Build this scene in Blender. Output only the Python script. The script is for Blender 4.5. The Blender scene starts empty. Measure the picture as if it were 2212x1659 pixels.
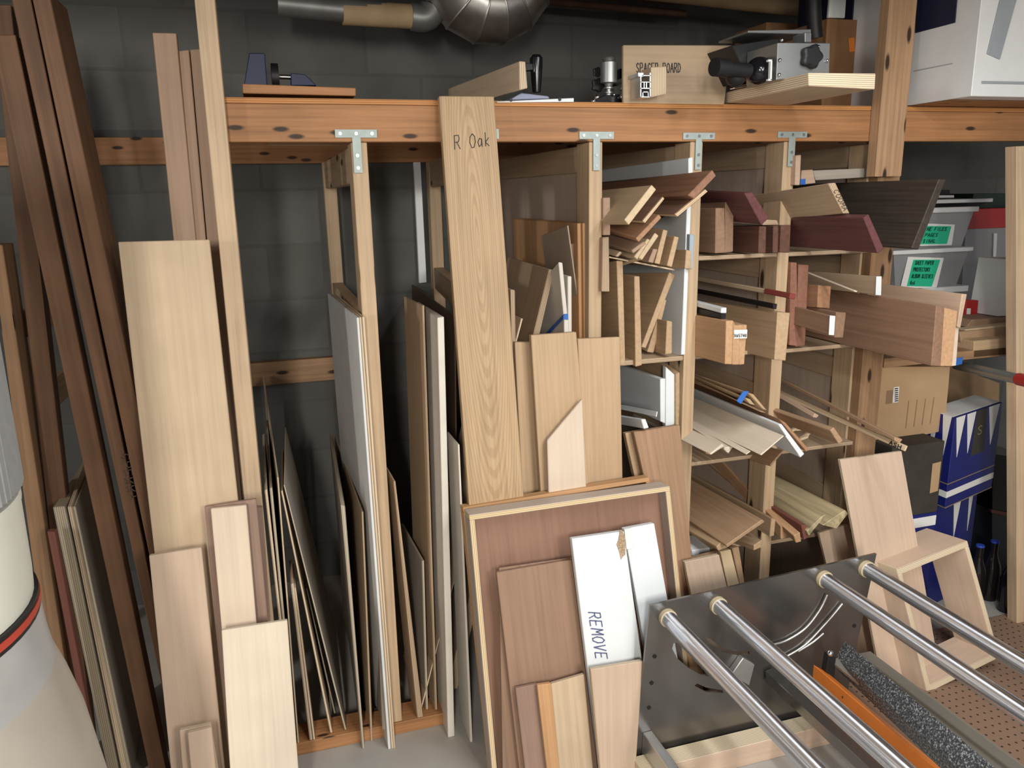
import bpy, bmesh, math, random
from mathutils import Vector, Matrix
random.seed(7)
C = bpy.context.scene.collection
MW = {}      # world matrix of every object built (kept here so children can be parented before the depsgraph runs)
REF = {}     # short handles for things that own parts

# ------------------------------------------------------------------ materials (all procedural)
MATS = {}
DESAT = .22
def nmat(name):
    m = bpy.data.materials.new(name); m.use_nodes = True
    nt = m.node_tree; nt.nodes.clear()
    out = nt.nodes.new('ShaderNodeOutputMaterial'); b = nt.nodes.new('ShaderNodeBsdfPrincipled')
    nt.links.new(b.outputs[0], out.inputs[0]); MATS[name] = m
    return m, nt, b
def N(nt, t, **kw):
    n = nt.nodes.new(t)
    for k, v in kw.items(): setattr(n, k, v)
    return n
def ramp(nt, fac, stops):
    r = N(nt, 'ShaderNodeValToRGB'); nt.links.new(fac, r.inputs[0])
    e = r.color_ramp.elements
    while len(e) < len(stops): e.new(.5)
    for el, (p, c) in zip(e, stops): el.position = p; el.color = (*c, 1)
    return r.outputs[0]
def mix(nt, fac, a, b, mode='MIX'):
    m = N(nt, 'ShaderNodeMix', data_type='RGBA', blend_type=mode)
    for i, v in ((0, fac), (6, a), (7, b)):
        if hasattr(v, 'is_linked') or hasattr(v, 'node'): nt.links.new(v, m.inputs[i])
        elif i == 0: m.inputs[0].default_value = v
        else: m.inputs[i].default_value = (*v, 1)
    return m.outputs[2]
def sc(c, f): return tuple(min(1, x * f) for x in c)
def wood(name, col, contrast=.25, grain=1.0, ply=False, edge=None, knots=0, rough=.55, arch=0.0, var=.12, spec=.3):
    lum = .3 * col[0] + .55 * col[1] + .15 * col[2]; col = tuple(x + (lum - x) * DESAT for x in col)
    m, nt, b = nmat(name)
    tc = N(nt, 'ShaderNodeTexCoord'); oi = N(nt, 'ShaderNodeObjectInfo')
    add = N(nt, 'ShaderNodeVectorMath', operation='ADD'); mul = N(nt, 'ShaderNodeVectorMath', operation='SCALE')
    comb = N(nt, 'ShaderNodeCombineXYZ')
    for i in range(3): nt.links.new(oi.outputs['Random'], comb.inputs[i])
    nt.links.new(comb.outputs[0], mul.inputs[0]); mul.inputs['Scale'].default_value = 13.7
    nt.links.new(tc.outputs['Object'], add.inputs[0]); nt.links.new(mul.outputs[0], add.inputs[1])
    mp = N(nt, 'ShaderNodeMapping'); nt.links.new(add.outputs[0], mp.inputs[0])
    mp.inputs['Scale'].default_value = (1.6 * grain, 62 * grain, 62 * grain)
    n1 = N(nt, 'ShaderNodeTexNoise'); n1.inputs['Scale'].default_value = 1.6; n1.inputs['Detail'].default_value = 7; n1.inputs['Roughness'].default_value = .6
    nt.links.new(mp.outputs[0], n1.inputs['Vector'])
    c = ramp(nt, n1.outputs[0], [(.3, sc(col, 1 - contrast)), (.55, col), (.75, sc(col, 1 + contrast * .5))])
    # broad mottling
    n2 = N(nt, 'ShaderNodeTexNoise'); n2.inputs['Scale'].default_value = 5; n2.inputs['Detail'].default_value = 3
    nt.links.new(add.outputs[0], n2.inputs['Vector'])
    c = mix(nt, .8, c, ramp(nt, n2.outputs[0], [(.3, (1 - var,) * 3), (.7, (1, 1, 1))]), 'MULTIPLY')
    if arch:      # cathedral rings
        m3 = N(nt, 'ShaderNodeMapping'); nt.links.new(tc.outputs['Object'], m3.inputs[0]); m3.inputs['Scale'].default_value = (1.05, 11, 0); m3.inputs['Location'].default_value = (.55, 0, 0)
        w = N(nt, 'ShaderNodeTexWave', wave_type='RINGS', rings_direction='Z'); w.inputs['Scale'].default_value = 5.5; w.inputs['Distortion'].default_value = 2.2; w.inputs['Detail'].default_value = 3; w.inputs['Detail Scale'].default_value = 1.2
        nt.links.new(m3.outputs[0], w.inputs['Vector'])
        c = mix(nt, 1, c, ramp(nt, w.outputs[0], [(.25, (1 - arch, 1 - arch * 1.25, 1 - arch * 1.6)), (.6, (1, 1, 1))]), 'MULTIPLY')
    if knots:
        m4 = N(nt, 'ShaderNodeMapping'); nt.links.new(add.outputs[0], m4.inputs[0]); m4.inputs['Scale'].default_value = (7, 22, 0)
        v = N(nt, 'ShaderNodeTexVoronoi', voronoi_dimensions='2D'); v.inputs['Scale'].default_value = knots; v.inputs['Randomness'].default_value = 1
        nt.links.new(m4.outputs[0], v.inputs['Vector'])
        sep = N(nt, 'ShaderNodeSeparateColor'); nt.links.new(v.outputs['Color'], sep.inputs[0])
        gt = N(nt, 'ShaderNodeMath', operation='GREATER_THAN'); nt.links.new(sep.outputs[0], gt.inputs[0]); gt.inputs[1].default_value = .5
        mr = N(nt, 'ShaderNodeMapRange'); nt.links.new(v.outputs['Distance'], mr.inputs[0]); mr.inputs[1].default_value = .09; mr.inputs[2].default_value = .16; mr.inputs[3].default_value = 1; mr.inputs[4].default_value = 0
        mm = N(nt, 'ShaderNodeMath', operation='MULTIPLY'); nt.links.new(mr.outputs[0], mm.inputs[0]); nt.links.new(gt.outputs[0], mm.inputs[1])
        kn = N(nt, 'ShaderNodeSeparateXYZ'); nt.links.new(tc.outputs['Normal'], kn.inputs[0])      # knots only on the two wide faces
        ka = N(nt, 'ShaderNodeMath', operation='ABSOLUTE'); nt.links.new(kn.outputs[2], ka.inputs[0])
        kg = N(nt, 'ShaderNodeMath', operation='GREATER_THAN'); nt.links.new(ka.outputs[0], kg.inputs[0]); kg.inputs[1].default_value = .5
        km = N(nt, 'ShaderNodeMath', operation='MULTIPLY'); nt.links.new(mm.outputs[0], km.inputs[0]); nt.links.new(kg.outputs[0], km.inputs[1]); mm = km
        c = mix(nt, mm.outputs[0], c, (.045, .025, .015))
    if ply:       # layered edge: bands across the thickness (local z), only on faces that are not the two big ones
        sx = N(nt, 'ShaderNodeSeparateXYZ'); nt.links.new(tc.outputs['Object'], sx.inputs[0])
        sn = N(nt, 'ShaderNodeSeparateXYZ'); nt.links.new(tc.outputs['Normal'], sn.inputs[0])
        ab = N(nt, 'ShaderNodeMath', operation='ABSOLUTE'); nt.links.new(sn.outputs[2], ab.inputs[0])
        lt = N(nt, 'ShaderNodeMath', operation='LESS_THAN'); nt.links.new(ab.outputs[0], lt.inputs[0]); lt.inputs[1].default_value = .5
        f = N(nt, 'ShaderNodeMath', operation='MULTIPLY'); nt.links.new(sx.outputs[2], f.inputs[0]); f.inputs[1].default_value = 1 / .0046
        fr = N(nt, 'ShaderNodeMath', operation='FRACT'); nt.links.new(f.outputs[0], fr.inputs[0])
        ec = edge or col
        band = ramp(nt, fr.outputs[0], [(.40, sc(ec, 1.08)), (.52, sc(ec, .62)), (.88, sc(ec, .62)), (.97, sc(ec, 1.08))])
        c = mix(nt, lt.outputs[0], c, band)
    nt.links.new(c, b.inputs['Base Color'])
    b.inputs['Roughness'].default_value = rough; b.inputs['Specular IOR Level'].default_value = spec
    bp = N(nt, 'ShaderNodeBump'); bp.inputs['Strength'].default_value = .12; bp.inputs['Distance'].default_value = .002
    nt.links.new(n1.outputs[0], bp.inputs['Height']); nt.links.new(bp.outputs[0], b.inputs['Normal'])
def plain(name, col, rough=.5, metal=0, spec=.4, var=0.06, scale=14, trans=0, bump=0):
    m, nt, b = nmat(name)
    tc = N(nt, 'ShaderNodeTexCoord')
    n = N(nt, 'ShaderNodeTexNoise'); n.inputs['Scale'].default_value = scale; n.inputs['Detail'].default_value = 4
    nt.links.new(tc.outputs['Object'], n.inputs['Vector'])
    nt.links.new(ramp(nt, n.outputs[0], [(.3, sc(col, 1 - var)), (.7, sc(col, 1 + var * .6))]), b.inputs['Base Color'])
    b.inputs['Roughness'].default_value = rough; b.inputs['Metallic'].default_value = metal; b.inputs['Specular IOR Level'].default_value = spec
    b.inputs['Transmission Weight'].default_value = trans
    if bump:
        bp = N(nt, 'ShaderNodeBump'); bp.inputs['Strength'].default_value = bump; bp.inputs['Distance'].default_value = .003
        nt.links.new(n.outputs[0], bp.inputs['Height']); nt.links.new(bp.outputs[0], b.inputs['Normal'])
    return m, nt, b
wood('pine_orange', (.50, .205, .045), .3, 1.0, knots=1.0, var=.25)
wood('pine_orange2', (.42, .22, .085), .3, 1.0, knots=.8, var=.25)
wood('pine_knotty', (.55, .30, .13), .3, 1.0, knots=.8, var=.3)
wood('pine_dark', (.16, .08, .04), .3)
wood('pine_light', (.58, .385, .20), .22, 1.0, knots=.6, var=.15)
wood('pine_pale', (.66, .45, .25), .22, 1.0, knots=.6, var=.2)
wood('pine_yellow', (.62, .31, .10), .22)
wood('ply_orange', (.52, .22, .06), .2, ply=True, edge=(.56, .25, .08))
wood('ply_grey', (.52, .39, .29), .12, ply=True)
wood('ply_tan', (.50, .34, .19), .14, ply=True)
wood('ply_birch', (.62, .45, .28), .14, ply=True, edge=(.66, .52, .36))
wood('ply_yellow', (.62, .44, .255), .13, ply=True, var=.2)
wood('ply_pink', (.60, .42, .28), .10, ply=True, edge=(.62, .5, .36))
wood('ply_pink2', (.66, .46, .31), .09, ply=True, edge=(.74, .62, .44))
wood('ply_pale', (.72, .60, .44), .08, ply=True)
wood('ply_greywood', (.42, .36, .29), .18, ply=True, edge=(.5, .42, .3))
wood('ply_greyrim', (.52, .42, .34), .12, ply=True, edge=(.72, .54, .32))
wood('maple', (.72, .56, .40), .10, .7)
wood('mdf', (.40, .30, .21), .04)
wood('oak', (.56, .36, .17), .22, 1.3, arch=.13, var=.1)
wood('oak_tan', (.55, .35, .17), .16)
wood('oak_brown', (.46, .27, .13), .18)
wood('ash', (.63, .45, .24), .14)
wood('brown_rough', (.205, .09, .032), .35, .6, var=.4)
wood('brown_mid', (.33, .18, .095), .2)
wood('brown_tan', (.42, .23, .11), .2)
wood('brown_dark', (.13, .075, .04), .2)
wood('brown_ply', (.30, .16, .09), .2, ply=True, edge=(.66, .48, .30))
wood('tray_brown', (.34, .17, .10), .2, .6)
wood('walnut', (.055, .040, .028), .4)
wood('walnut_pink', (.34, .20, .14), .2)
wood('walnut_panel', (.36, .20, .115), .2, .6)
wood('walnut_red', (.15, .06, .035), .3)
wood('mahog', (.32, .14, .065), .3)
wood('mahog_light', (.30, .155, .08), .22)
wood('orange_brown', (.46, .22, .09), .22)
wood('orange_light', (.60, .32, .13), .18)
wood('purple', (.15, .045, .045), .3, rough=.45)
wood('pink_wood', (.43, .26, .155), .14)
wood('pink_light', (.58, .38, .24), .12)
wood('pink_pale', (.74, .58, .44), .08)
wood('red_wood', (.33, .13, .07), .2)
wood('red_board', (.24, .07, .045), .2)
wood('treated', (.54, .42, .20), .6, .45, var=.3)
plain('melamine', (.74, .78, .80), .35, var=.02)
plain('white_ply', (.66, .67, .66), .6, var=.06)
plain('white_ply2', (.68, .63, .56), .5, var=.06)
plain('white_plastic', (.72, .73, .73), .4, var=.03)
plain('white_metal', (.75, .75, .73), .35, var=.03)
plain('grey_plastic', (.32, .35, .38), .5)
plain('red_plastic', (.42, .02, .02), .4)
plain('blue_plastic', (.008, .018, .075), .45)
plain('blue_tape', (.03, .14, .50), .6)
plain('red_paint', (.22, .045, .04), .5)
plain('orange_paint', (.75, .22, .03), .5)
plain('blue_grey', (.36, .44, .50), .5)
plain('black', (.012, .012, .013), .5)
plain('black_gloss', (.008, .008, .010), .15)
plain('dark_green', (.01, .03, .018), .5)
plain('dark_tray', (.035, .04, .05), .35)
plain('dark_box', (.045, .040, .032), .7, var=.2)
plain('navy', (.010, .014, .040), .5)
plain('cardboard', (.46, .31, .18), .8, var=.06, spec=.15)
plain('cardboard_dark', (.28, .15, .075), .8, var=.12, spec=.15)
plain('paper', (.80, .80, .78), .7, var=.02)
plain('paper_blue', (.34, .36, .50), .6)
plain('green_paper', (.02, .50, .28), .6, var=.02)
plain('ink', (.02, .02, .025), .6)
plain('ink_blue', (.10, .12, .24), .6)
plain('ink_green', (.005, .07, .04), .6)
plain('ink_faint', (.26, .17, .10), .8)
plain('pencil', (.10, .07, .05), .6)
plain('hole', (.02, .018, .015), .8)
plain('steel', (.5, .5, .5), .3, 1)
plain('steel_dull', (.36, .37, .37), .42, .8)
plain('steel_bright', (.62, .63, .62), .38, .9)
plain('zinc', (.40, .46, .44), .6, .45, var=.1, scale=60)
plain('chrome', (.78, .82, .90), .06, 1, var=.01)
plain('gunmetal', (.21, .20, .19), .22, .85, var=.12, scale=6)
plain('galv', (.55, .53, .50), .32, .9, var=.25, scale=18)
plain('galv_dark', (.25, .26, .25), .45, .6, var=.2)
plain('tan_wrap', (.42, .30, .17), .7, var=.15)
plain('tan_glue', (.55, .45, .30), .6)
plain('rust', (.09, .045, .025), .8, var=.3)
plain('bed_grey', (.26, .245, .21), .45, .3, var=.05)
plain('orange_level', (.70, .20, .03), .4)
plain('chipboard', (.42, .30, .19), .9, var=.5, scale=220)
plain('cream_metal', (.62, .62, .54), .45, var=.04)
plain('filter', (.23, .23, .225), .8, var=.08, scale=60)
plain('bag', (.37, .335, .285), .4, var=.1, scale=9, bump=.2)
plain('skirt', (.36, .36, .35), .35, var=.12, scale=11)
plain('red_band', (.42, .05, .03), .5)
plain('blue_carton', (.012, .018, .16), .45, var=.15)
plain('gold', (.40, .30, .15), .4, .3)
plain('dark_glass', (.012, .010, .010), .08, spec=.6)
plain('cap_blue', (.05, .10, .60), .3, .3)
def special():
    # ground steel shafts: scratches round the shaft stretch highlights along it, over a mirror finish
    m, nt, b = nmat('ground_steel'); b.inputs['Base Color'].default_value = (.74, .78, .86, 1); b.inputs['Metallic'].default_value = 1
    b.inputs['Roughness'].default_value = .36; b.inputs['Anisotropic'].default_value = .98
    tg = N(nt, 'ShaderNodeTangent', direction_type='RADIAL', axis='Y'); nt.links.new(tg.outputs[0], b.inputs['Tangent']); b.inputs['Anisotropic Rotation'].default_value = .25
    b2 = N(nt, 'ShaderNodeBsdfPrincipled'); b2.inputs['Base Color'].default_value = (.70, .75, .84, 1); b2.inputs['Metallic'].default_value = 1; b2.inputs['Roughness'].default_value = .07
    ms = N(nt, 'ShaderNodeMixShader'); ms.inputs[0].default_value = .35
    nt.links.new(b.outputs[0], ms.inputs[1]); nt.links.new(b2.outputs[0], ms.inputs[2])
    out = [n for n in nt.nodes if n.type == 'OUTPUT_MATERIAL'][0]; nt.links.new(ms.outputs[0], out.inputs[0])
    # bins: translucent plastic
    for nm, c in (('clear_bin', (.52, .53, .55)), ('clear_bin2', (.56, .56, .58))):
        m, nt, b = plain(nm, c, .35, trans=.55, var=.02)
    # speckled foam
    m, nt, b = nmat('foam'); tc = N(nt, 'ShaderNodeTexCoord'); v = N(nt, 'ShaderNodeTexNoise'); v.inputs['Scale'].default_value = 260; v.inputs['Detail'].default_value = 2
    nt.links.new(tc.outputs['Object'], v.inputs['Vector'])
    nt.links.new(ramp(nt, v.outputs[0], [(.40, (.03, .032, .035)), (.56, (.10, .11, .12)), (.66, (.42, .45, .47))]), b.inputs['Base Color']); b.inputs['Roughness'].default_value = .6
    # printed sticker
    m, nt, b = nmat('paper_print'); tc = N(nt, 'ShaderNodeTexCoord'); mp = N(nt, 'ShaderNodeMapping'); mp.inputs['Scale'].default_value = (520, 30, 1)
    nt.links.new(tc.outputs['Object'], mp.inputs[0]); v = N(nt, 'ShaderNodeTexNoise'); v.inputs['Scale'].default_value = 1; nt.links.new(mp.outputs[0], v.inputs['Vector'])
    nt.links.new(ramp(nt, v.outputs[0], [(.36, (.45, .47, .5)), (.45, (.74, .78, .80))]), b.inputs['Base Color'])
    # pegboard: regular grid of small holes
    m, nt, b = nmat('pegboard'); tc = N(nt, 'ShaderNodeTexCoord'); sx = N(nt, 'ShaderNodeSeparateXYZ'); nt.links.new(tc.outputs['Object'], sx.inputs[0]); ds = []
    for i in (0, 1):
        f = N(nt, 'ShaderNodeMath', operation='MULTIPLY'); nt.links.new(sx.outputs[i], f.inputs[0]); f.inputs[1].default_value = 1 / .0254
        fr = N(nt, 'ShaderNodeMath', operation='FRACT'); nt.links.new(f.outputs[0], fr.inputs[0])
        s2 = N(nt, 'ShaderNodeMath', operation='SUBTRACT'); nt.links.new(fr.outputs[0], s2.inputs[0]); s2.inputs[1].default_value = .5
        p = N(nt, 'ShaderNodeMath', operation='POWER'); nt.links.new(s2.outputs[0], p.inputs[0]); p.inputs[1].default_value = 2; ds.append(p)
    a = N(nt, 'ShaderNodeMath', operation='ADD'); nt.links.new(ds[0].outputs[0], a.inputs[0]); nt.links.new(ds[1].outputs[0], a.inputs[1])
    lt = N(nt, 'ShaderNodeMath', operation='LESS_THAN'); nt.links.new(a.outputs[0], lt.inputs[0]); lt.inputs[1].default_value = .02
    nt.links.new(mix(nt, lt.outputs[0], (.27, .17, .115), (.04, .025, .018)), b.inputs['Base Color']); b.inputs['Roughness'].default_value = .7
    # painted block wall
    m, nt, b = nmat('block_wall'); tc = N(nt, 'ShaderNodeTexCoord')
    mp = N(nt, 'ShaderNodeMapping'); mp.inputs['Rotation'].default_value = (math.pi / 2, 0, 0); nt.links.new(tc.outputs['Object'], mp.inputs[0])
    br = N(nt, 'ShaderNodeTexBrick'); br.inputs['Scale'].default_value = 1; br.inputs['Brick Width'].default_value = .4; br.inputs['Row Height'].default_value = .2; br.inputs['Mortar Size'].default_value = .007; br.inputs['Mortar Smooth'].default_value = .4
    br.inputs['Color1'].default_value = (.122, .122, .112, 1); br.inputs['Color2'].default_value = (.142, .142, .134, 1); br.inputs['Mortar'].default_value = (.116, .116, .108, 1)
    nt.links.new(mp.outputs[0], br.inputs['Vector'])
    n = N(nt, 'ShaderNodeTexNoise'); n.inputs['Scale'].default_value = 4; n.inputs['Detail'].default_value = 8; nt.links.new(tc.outputs['Object'], n.inputs['Vector'])
    nt.links.new(mix(nt, .9, br.outputs[0], ramp(nt, n.outputs[0], [(.3, (.66, .66, .64)), (.7, (1, 1, 1))]), 'MULTIPLY'), b.inputs['Base Color']); b.inputs['Roughness'].default_value = .85
    bp = N(nt, 'ShaderNodeBump'); bp.inputs['Strength'].default_value = .25; bp.inputs['Distance'].default_value = .003; nt.links.new(br.outputs['Fac'], bp.inputs['Height']); bp.invert = True; nt.links.new(bp.outputs[0], b.inputs['Normal'])
    # concrete floor
    m, nt, b = plain('concrete', (.40, .38, .35), .7, var=.14, scale=7, bump=.05)
    plain('ceiling_wood', (.20, .13, .08), .8, var=.2)
special()

# ------------------------------------------------------------------ builders
def put(ob, label=None, cat=None, group=None, parent=None, kind=None, ref=None):
    C.objects.link(ob); MW[ob.name] = ob.matrix_world.copy()
    if label: ob['label'] = label
    if parent:
        p = REF[parent] if isinstance(parent, str) else parent
        ob.parent = p; ob.matrix_parent_inverse = MW[p.name].inverted()
    elif cat: ob['category'] = cat
    if group: ob['group'] = group
    if kind: ob['kind'] = kind
    if ref: REF[ref] = ob
    return ob
def mesh_ob(name, bm, mat, M=None, smooth=False):
    me = bpy.data.meshes.new(name); bmesh.ops.recalc_face_normals(bm, faces=bm.faces); bm.to_mesh(me); bm.free()
    me.materials.append(MATS[mat])
    if smooth:
        for p in me.polygons: p.use_smooth = True
    ob = bpy.data.objects.new(name, me)
    if M is not None: ob.matrix_world = M
    return ob
def thing(ref, name, label, cat, loc, group=None):
    ob = bpy.data.objects.new(name, None); ob.empty_display_size = .05; ob.matrix_world = Matrix.Translation(loc)
    put(ob, label, cat, group, ref=ref)
def prism_bm(bm, Q, e, inv, bev=0):
    vs = [bm.verts.new(inv @ Vector(q)) for q in Q] + [bm.verts.new(inv @ (Vector(q) + e)) for q in Q]
    n = len(Q)
    fs = [bm.faces.new(vs[:n]), bm.faces.new(vs[n:][::-1])]
    for i in range(n): fs.append(bm.faces.new((vs[i], vs[i + n], vs[(i + 1) % n + n], vs[(i + 1) % n])))
    bmesh.ops.recalc_face_normals(bm, faces=fs)
    if bev: bmesh.ops.bevel(bm, geom=list({ed for f in fs for ed in f.edges}), offset=bev, segments=1, affect='EDGES')
def frame_of(Q, e):
    """local frame of a board: x along its length, z through its thickness"""
    Q = [Vector(q) for q in Q]; e = Vector(e)
    es = sorted([((Q[1] - Q[0]) + (Q[2] - Q[3])) * .5, ((Q[3] - Q[0]) + (Q[2] - Q[1])) * .5, e], key=lambda v: -v.length)
    x = es[0].normalized(); y = (es[1] - x * es[1].dot(x)).normalized(); z = x.cross(y)
    c = sum(Q, Vector()) / len(Q) + e * .5
    return Matrix(((x.x, y.x, z.x, c.x), (x.y, y.y, z.y, c.y), (x.z, y.z, z.z, c.z), (0, 0, 0, 1))), es[2].length
def slab(name, label, cat, mat, Q, e, group=None, parent=None, kind=None, ref=None):
    M, t = frame_of(Q, e); bm = bmesh.new()
    prism_bm(bm, Q, Vector(e), M.inverted(), min(.0016, t * .18))
    return put(mesh_ob(name, bm, mat, M), label, cat, group, parent, kind, ref)
def multislab(name, mat, Qs, e, parent):
    M, t = frame_of(Qs[0], e); bm = bmesh.new(); inv = M.inverted()
    for Q in Qs: prism_bm(bm, Q, Vector(e), inv)
    put(mesh_ob(name, bm, mat, M), parent=parent)
def tube(name, label, cat, mat, pts, r, ref=None, parent=None, group=None, seg=20):
    pts = [Vector(p) for p in pts]; bm = bmesh.new(); rings = []; o = pts[0]
    if len(pts) > 2:      # smooth the path
        out = []
        for i in range(len(pts) - 1):
            p0, p1, p2, p3 = pts[max(i - 1, 0)], pts[i], pts[i + 1], pts[min(i + 2, len(pts) - 1)]
            for k in range(6):
                t = k / 6; out.append(.5 * ((2 * p1) + (p2 - p0) * t + (2 * p0 - 5 * p1 + 4 * p2 - p3) * t * t + (3 * p1 - p0 - 3 * p2 + p3) * t ** 3))
        pts = out + [pts[-1]]
    up = Vector((0, 0, 1))
    for i, p in enumerate(pts):
        d = (pts[min(i + 1, len(pts) - 1)] - pts[max(i - 1, 0)]).normalized()
        a = d.cross(up if abs(d.z) < .95 else Vector((1, 0, 0))).normalized(); b2 = a.cross(d)
        rings.append([bm.verts.new(p - o + (a * math.cos(2 * math.pi * k / seg) + b2 * math.sin(2 * math.pi * k / seg)) * r) for k in range(seg)])
    for a, b2 in zip(rings, rings[1:]):
        for k in range(seg): bm.faces.new((a[k], a[(k + 1) % seg], b2[(k + 1) % seg], b2[k]))
    caps = [bm.faces.new(rings[0]), bm.faces.new(rings[-1])]
    ob = mesh_ob(name, bm, mat, Matrix.Translation(o), True)
    for f in ob.data.polygons:
        if len(f.vertices) == seg: f.use_smooth = False
    ob.data.set_sharp_from_angle(angle=.7)
    return put(ob, label, cat, group, parent, ref=ref)
def lathe(name, label, cat, mat, loc, prof, h, group=None, parent=None, ref=None, seg=32):
    bm = bmesh.new(); rings = []
    for r, z in prof:
        rings.append([bm.verts.new((max(r, 1e-4) * math.cos(2 * math.pi * k / seg), max(r, 1e-4) * math.sin(2 * math.pi * k / seg), z * h)) for k in range(seg)])
    for a, b2 in zip(rings, rings[1:]):
        for k in range(seg): bm.faces.new((a[k], a[(k + 1) % seg], b2[(k + 1) % seg], b2[k]))
    bm.faces.new(rings[0]); bm.faces.new(rings[-1])
    ob = mesh_ob(name, bm, mat, Matrix.Translation(loc), True); ob.data.set_sharp_from_angle(angle=.6)
    return put(ob, label, cat, group, parent, ref=ref)
def ball(name, mat, loc, r, parent):
    bm = bmesh.new(); bmesh.ops.create_uvsphere(bm, u_segments=16, v_segments=10, radius=r)
    put(mesh_ob(name, bm, mat, Matrix.Translation(loc), True), parent=parent)
def disc(name, mat, loc, r, parent):
    M = Matrix.Translation(loc) @ Matrix.Rotation(math.pi / 2, 4, 'X'); bm = bmesh.new()
    bmesh.ops.create_cone(bm, cap_ends=True, segments=14, radius1=r, radius2=r, depth=.002)
    return put(mesh_ob(name, bm, mat, M), parent=parent)
def starknob(parent, loc, r):
    bm = bmesh.new(); n = 40; rr = [r * (1 + .12 * math.cos(5 * 2 * math.pi * k / n)) for k in range(n)]
    lay = []
    for y, s in ((-.3 * r, .8), (-.2 * r, 1), (.2 * r, 1), (.3 * r, .8)):
        lay.append([bm.verts.new((rr[k] * s * math.cos(2 * math.pi * k / n), y, rr[k] * s * math.sin(2 * math.pi * k / n))) for k in range(n)])
    for a, b2 in zip(lay, lay[1:]):
        for k in range(n): bm.faces.new((a[k], a[(k + 1) % n], b2[(k + 1) % n], b2[k]))
    bm.faces.new(lay[0]); bm.faces.new(lay[-1])
    put(mesh_ob('star_knob', bm, 'black', Matrix.Translation(loc)), parent=parent)
def tplate(parent, A, B, Cc, D):
    """T mending plate: bar A-B (top left, bottom right), leg down to C and D"""
    y = A[1] - .003; xs = ((A[0] + B[0]) / 2); w = abs(D[0] - Cc[0]) / 2; zb = Cc[2]
    pts = [(A[0], A[2]), (B[0], A[2]), (B[0], B[2]), (xs + w, B[2]), (xs + w, zb), (xs - w, zb), (xs - w, B[2]), (A[0], B[2])]
    bm = bmesh.new(); o = Vector((xs, y, B[2])); M = Matrix.Translation(o)
    prism_bm(bm, [(p[0], y, p[1]) for p in pts], Vector((0, .003, 0)), M.inverted(), .0004)
    pl = put(mesh_ob('mending_plate', bm, 'zinc', M), 'zinc T-shaped mending plate', parent=parent)
    zt = (A[2] + B[2]) / 2
    for (x, z) in ((A[0] + .012, zt), (xs, zt), (B[0] - .012, zt), (xs, B[2] * .5 + zb * .5), (xs, zb + .012)):
        disc('screw', 'steel', (x, y - .0006, z), .0042, pl)
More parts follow.
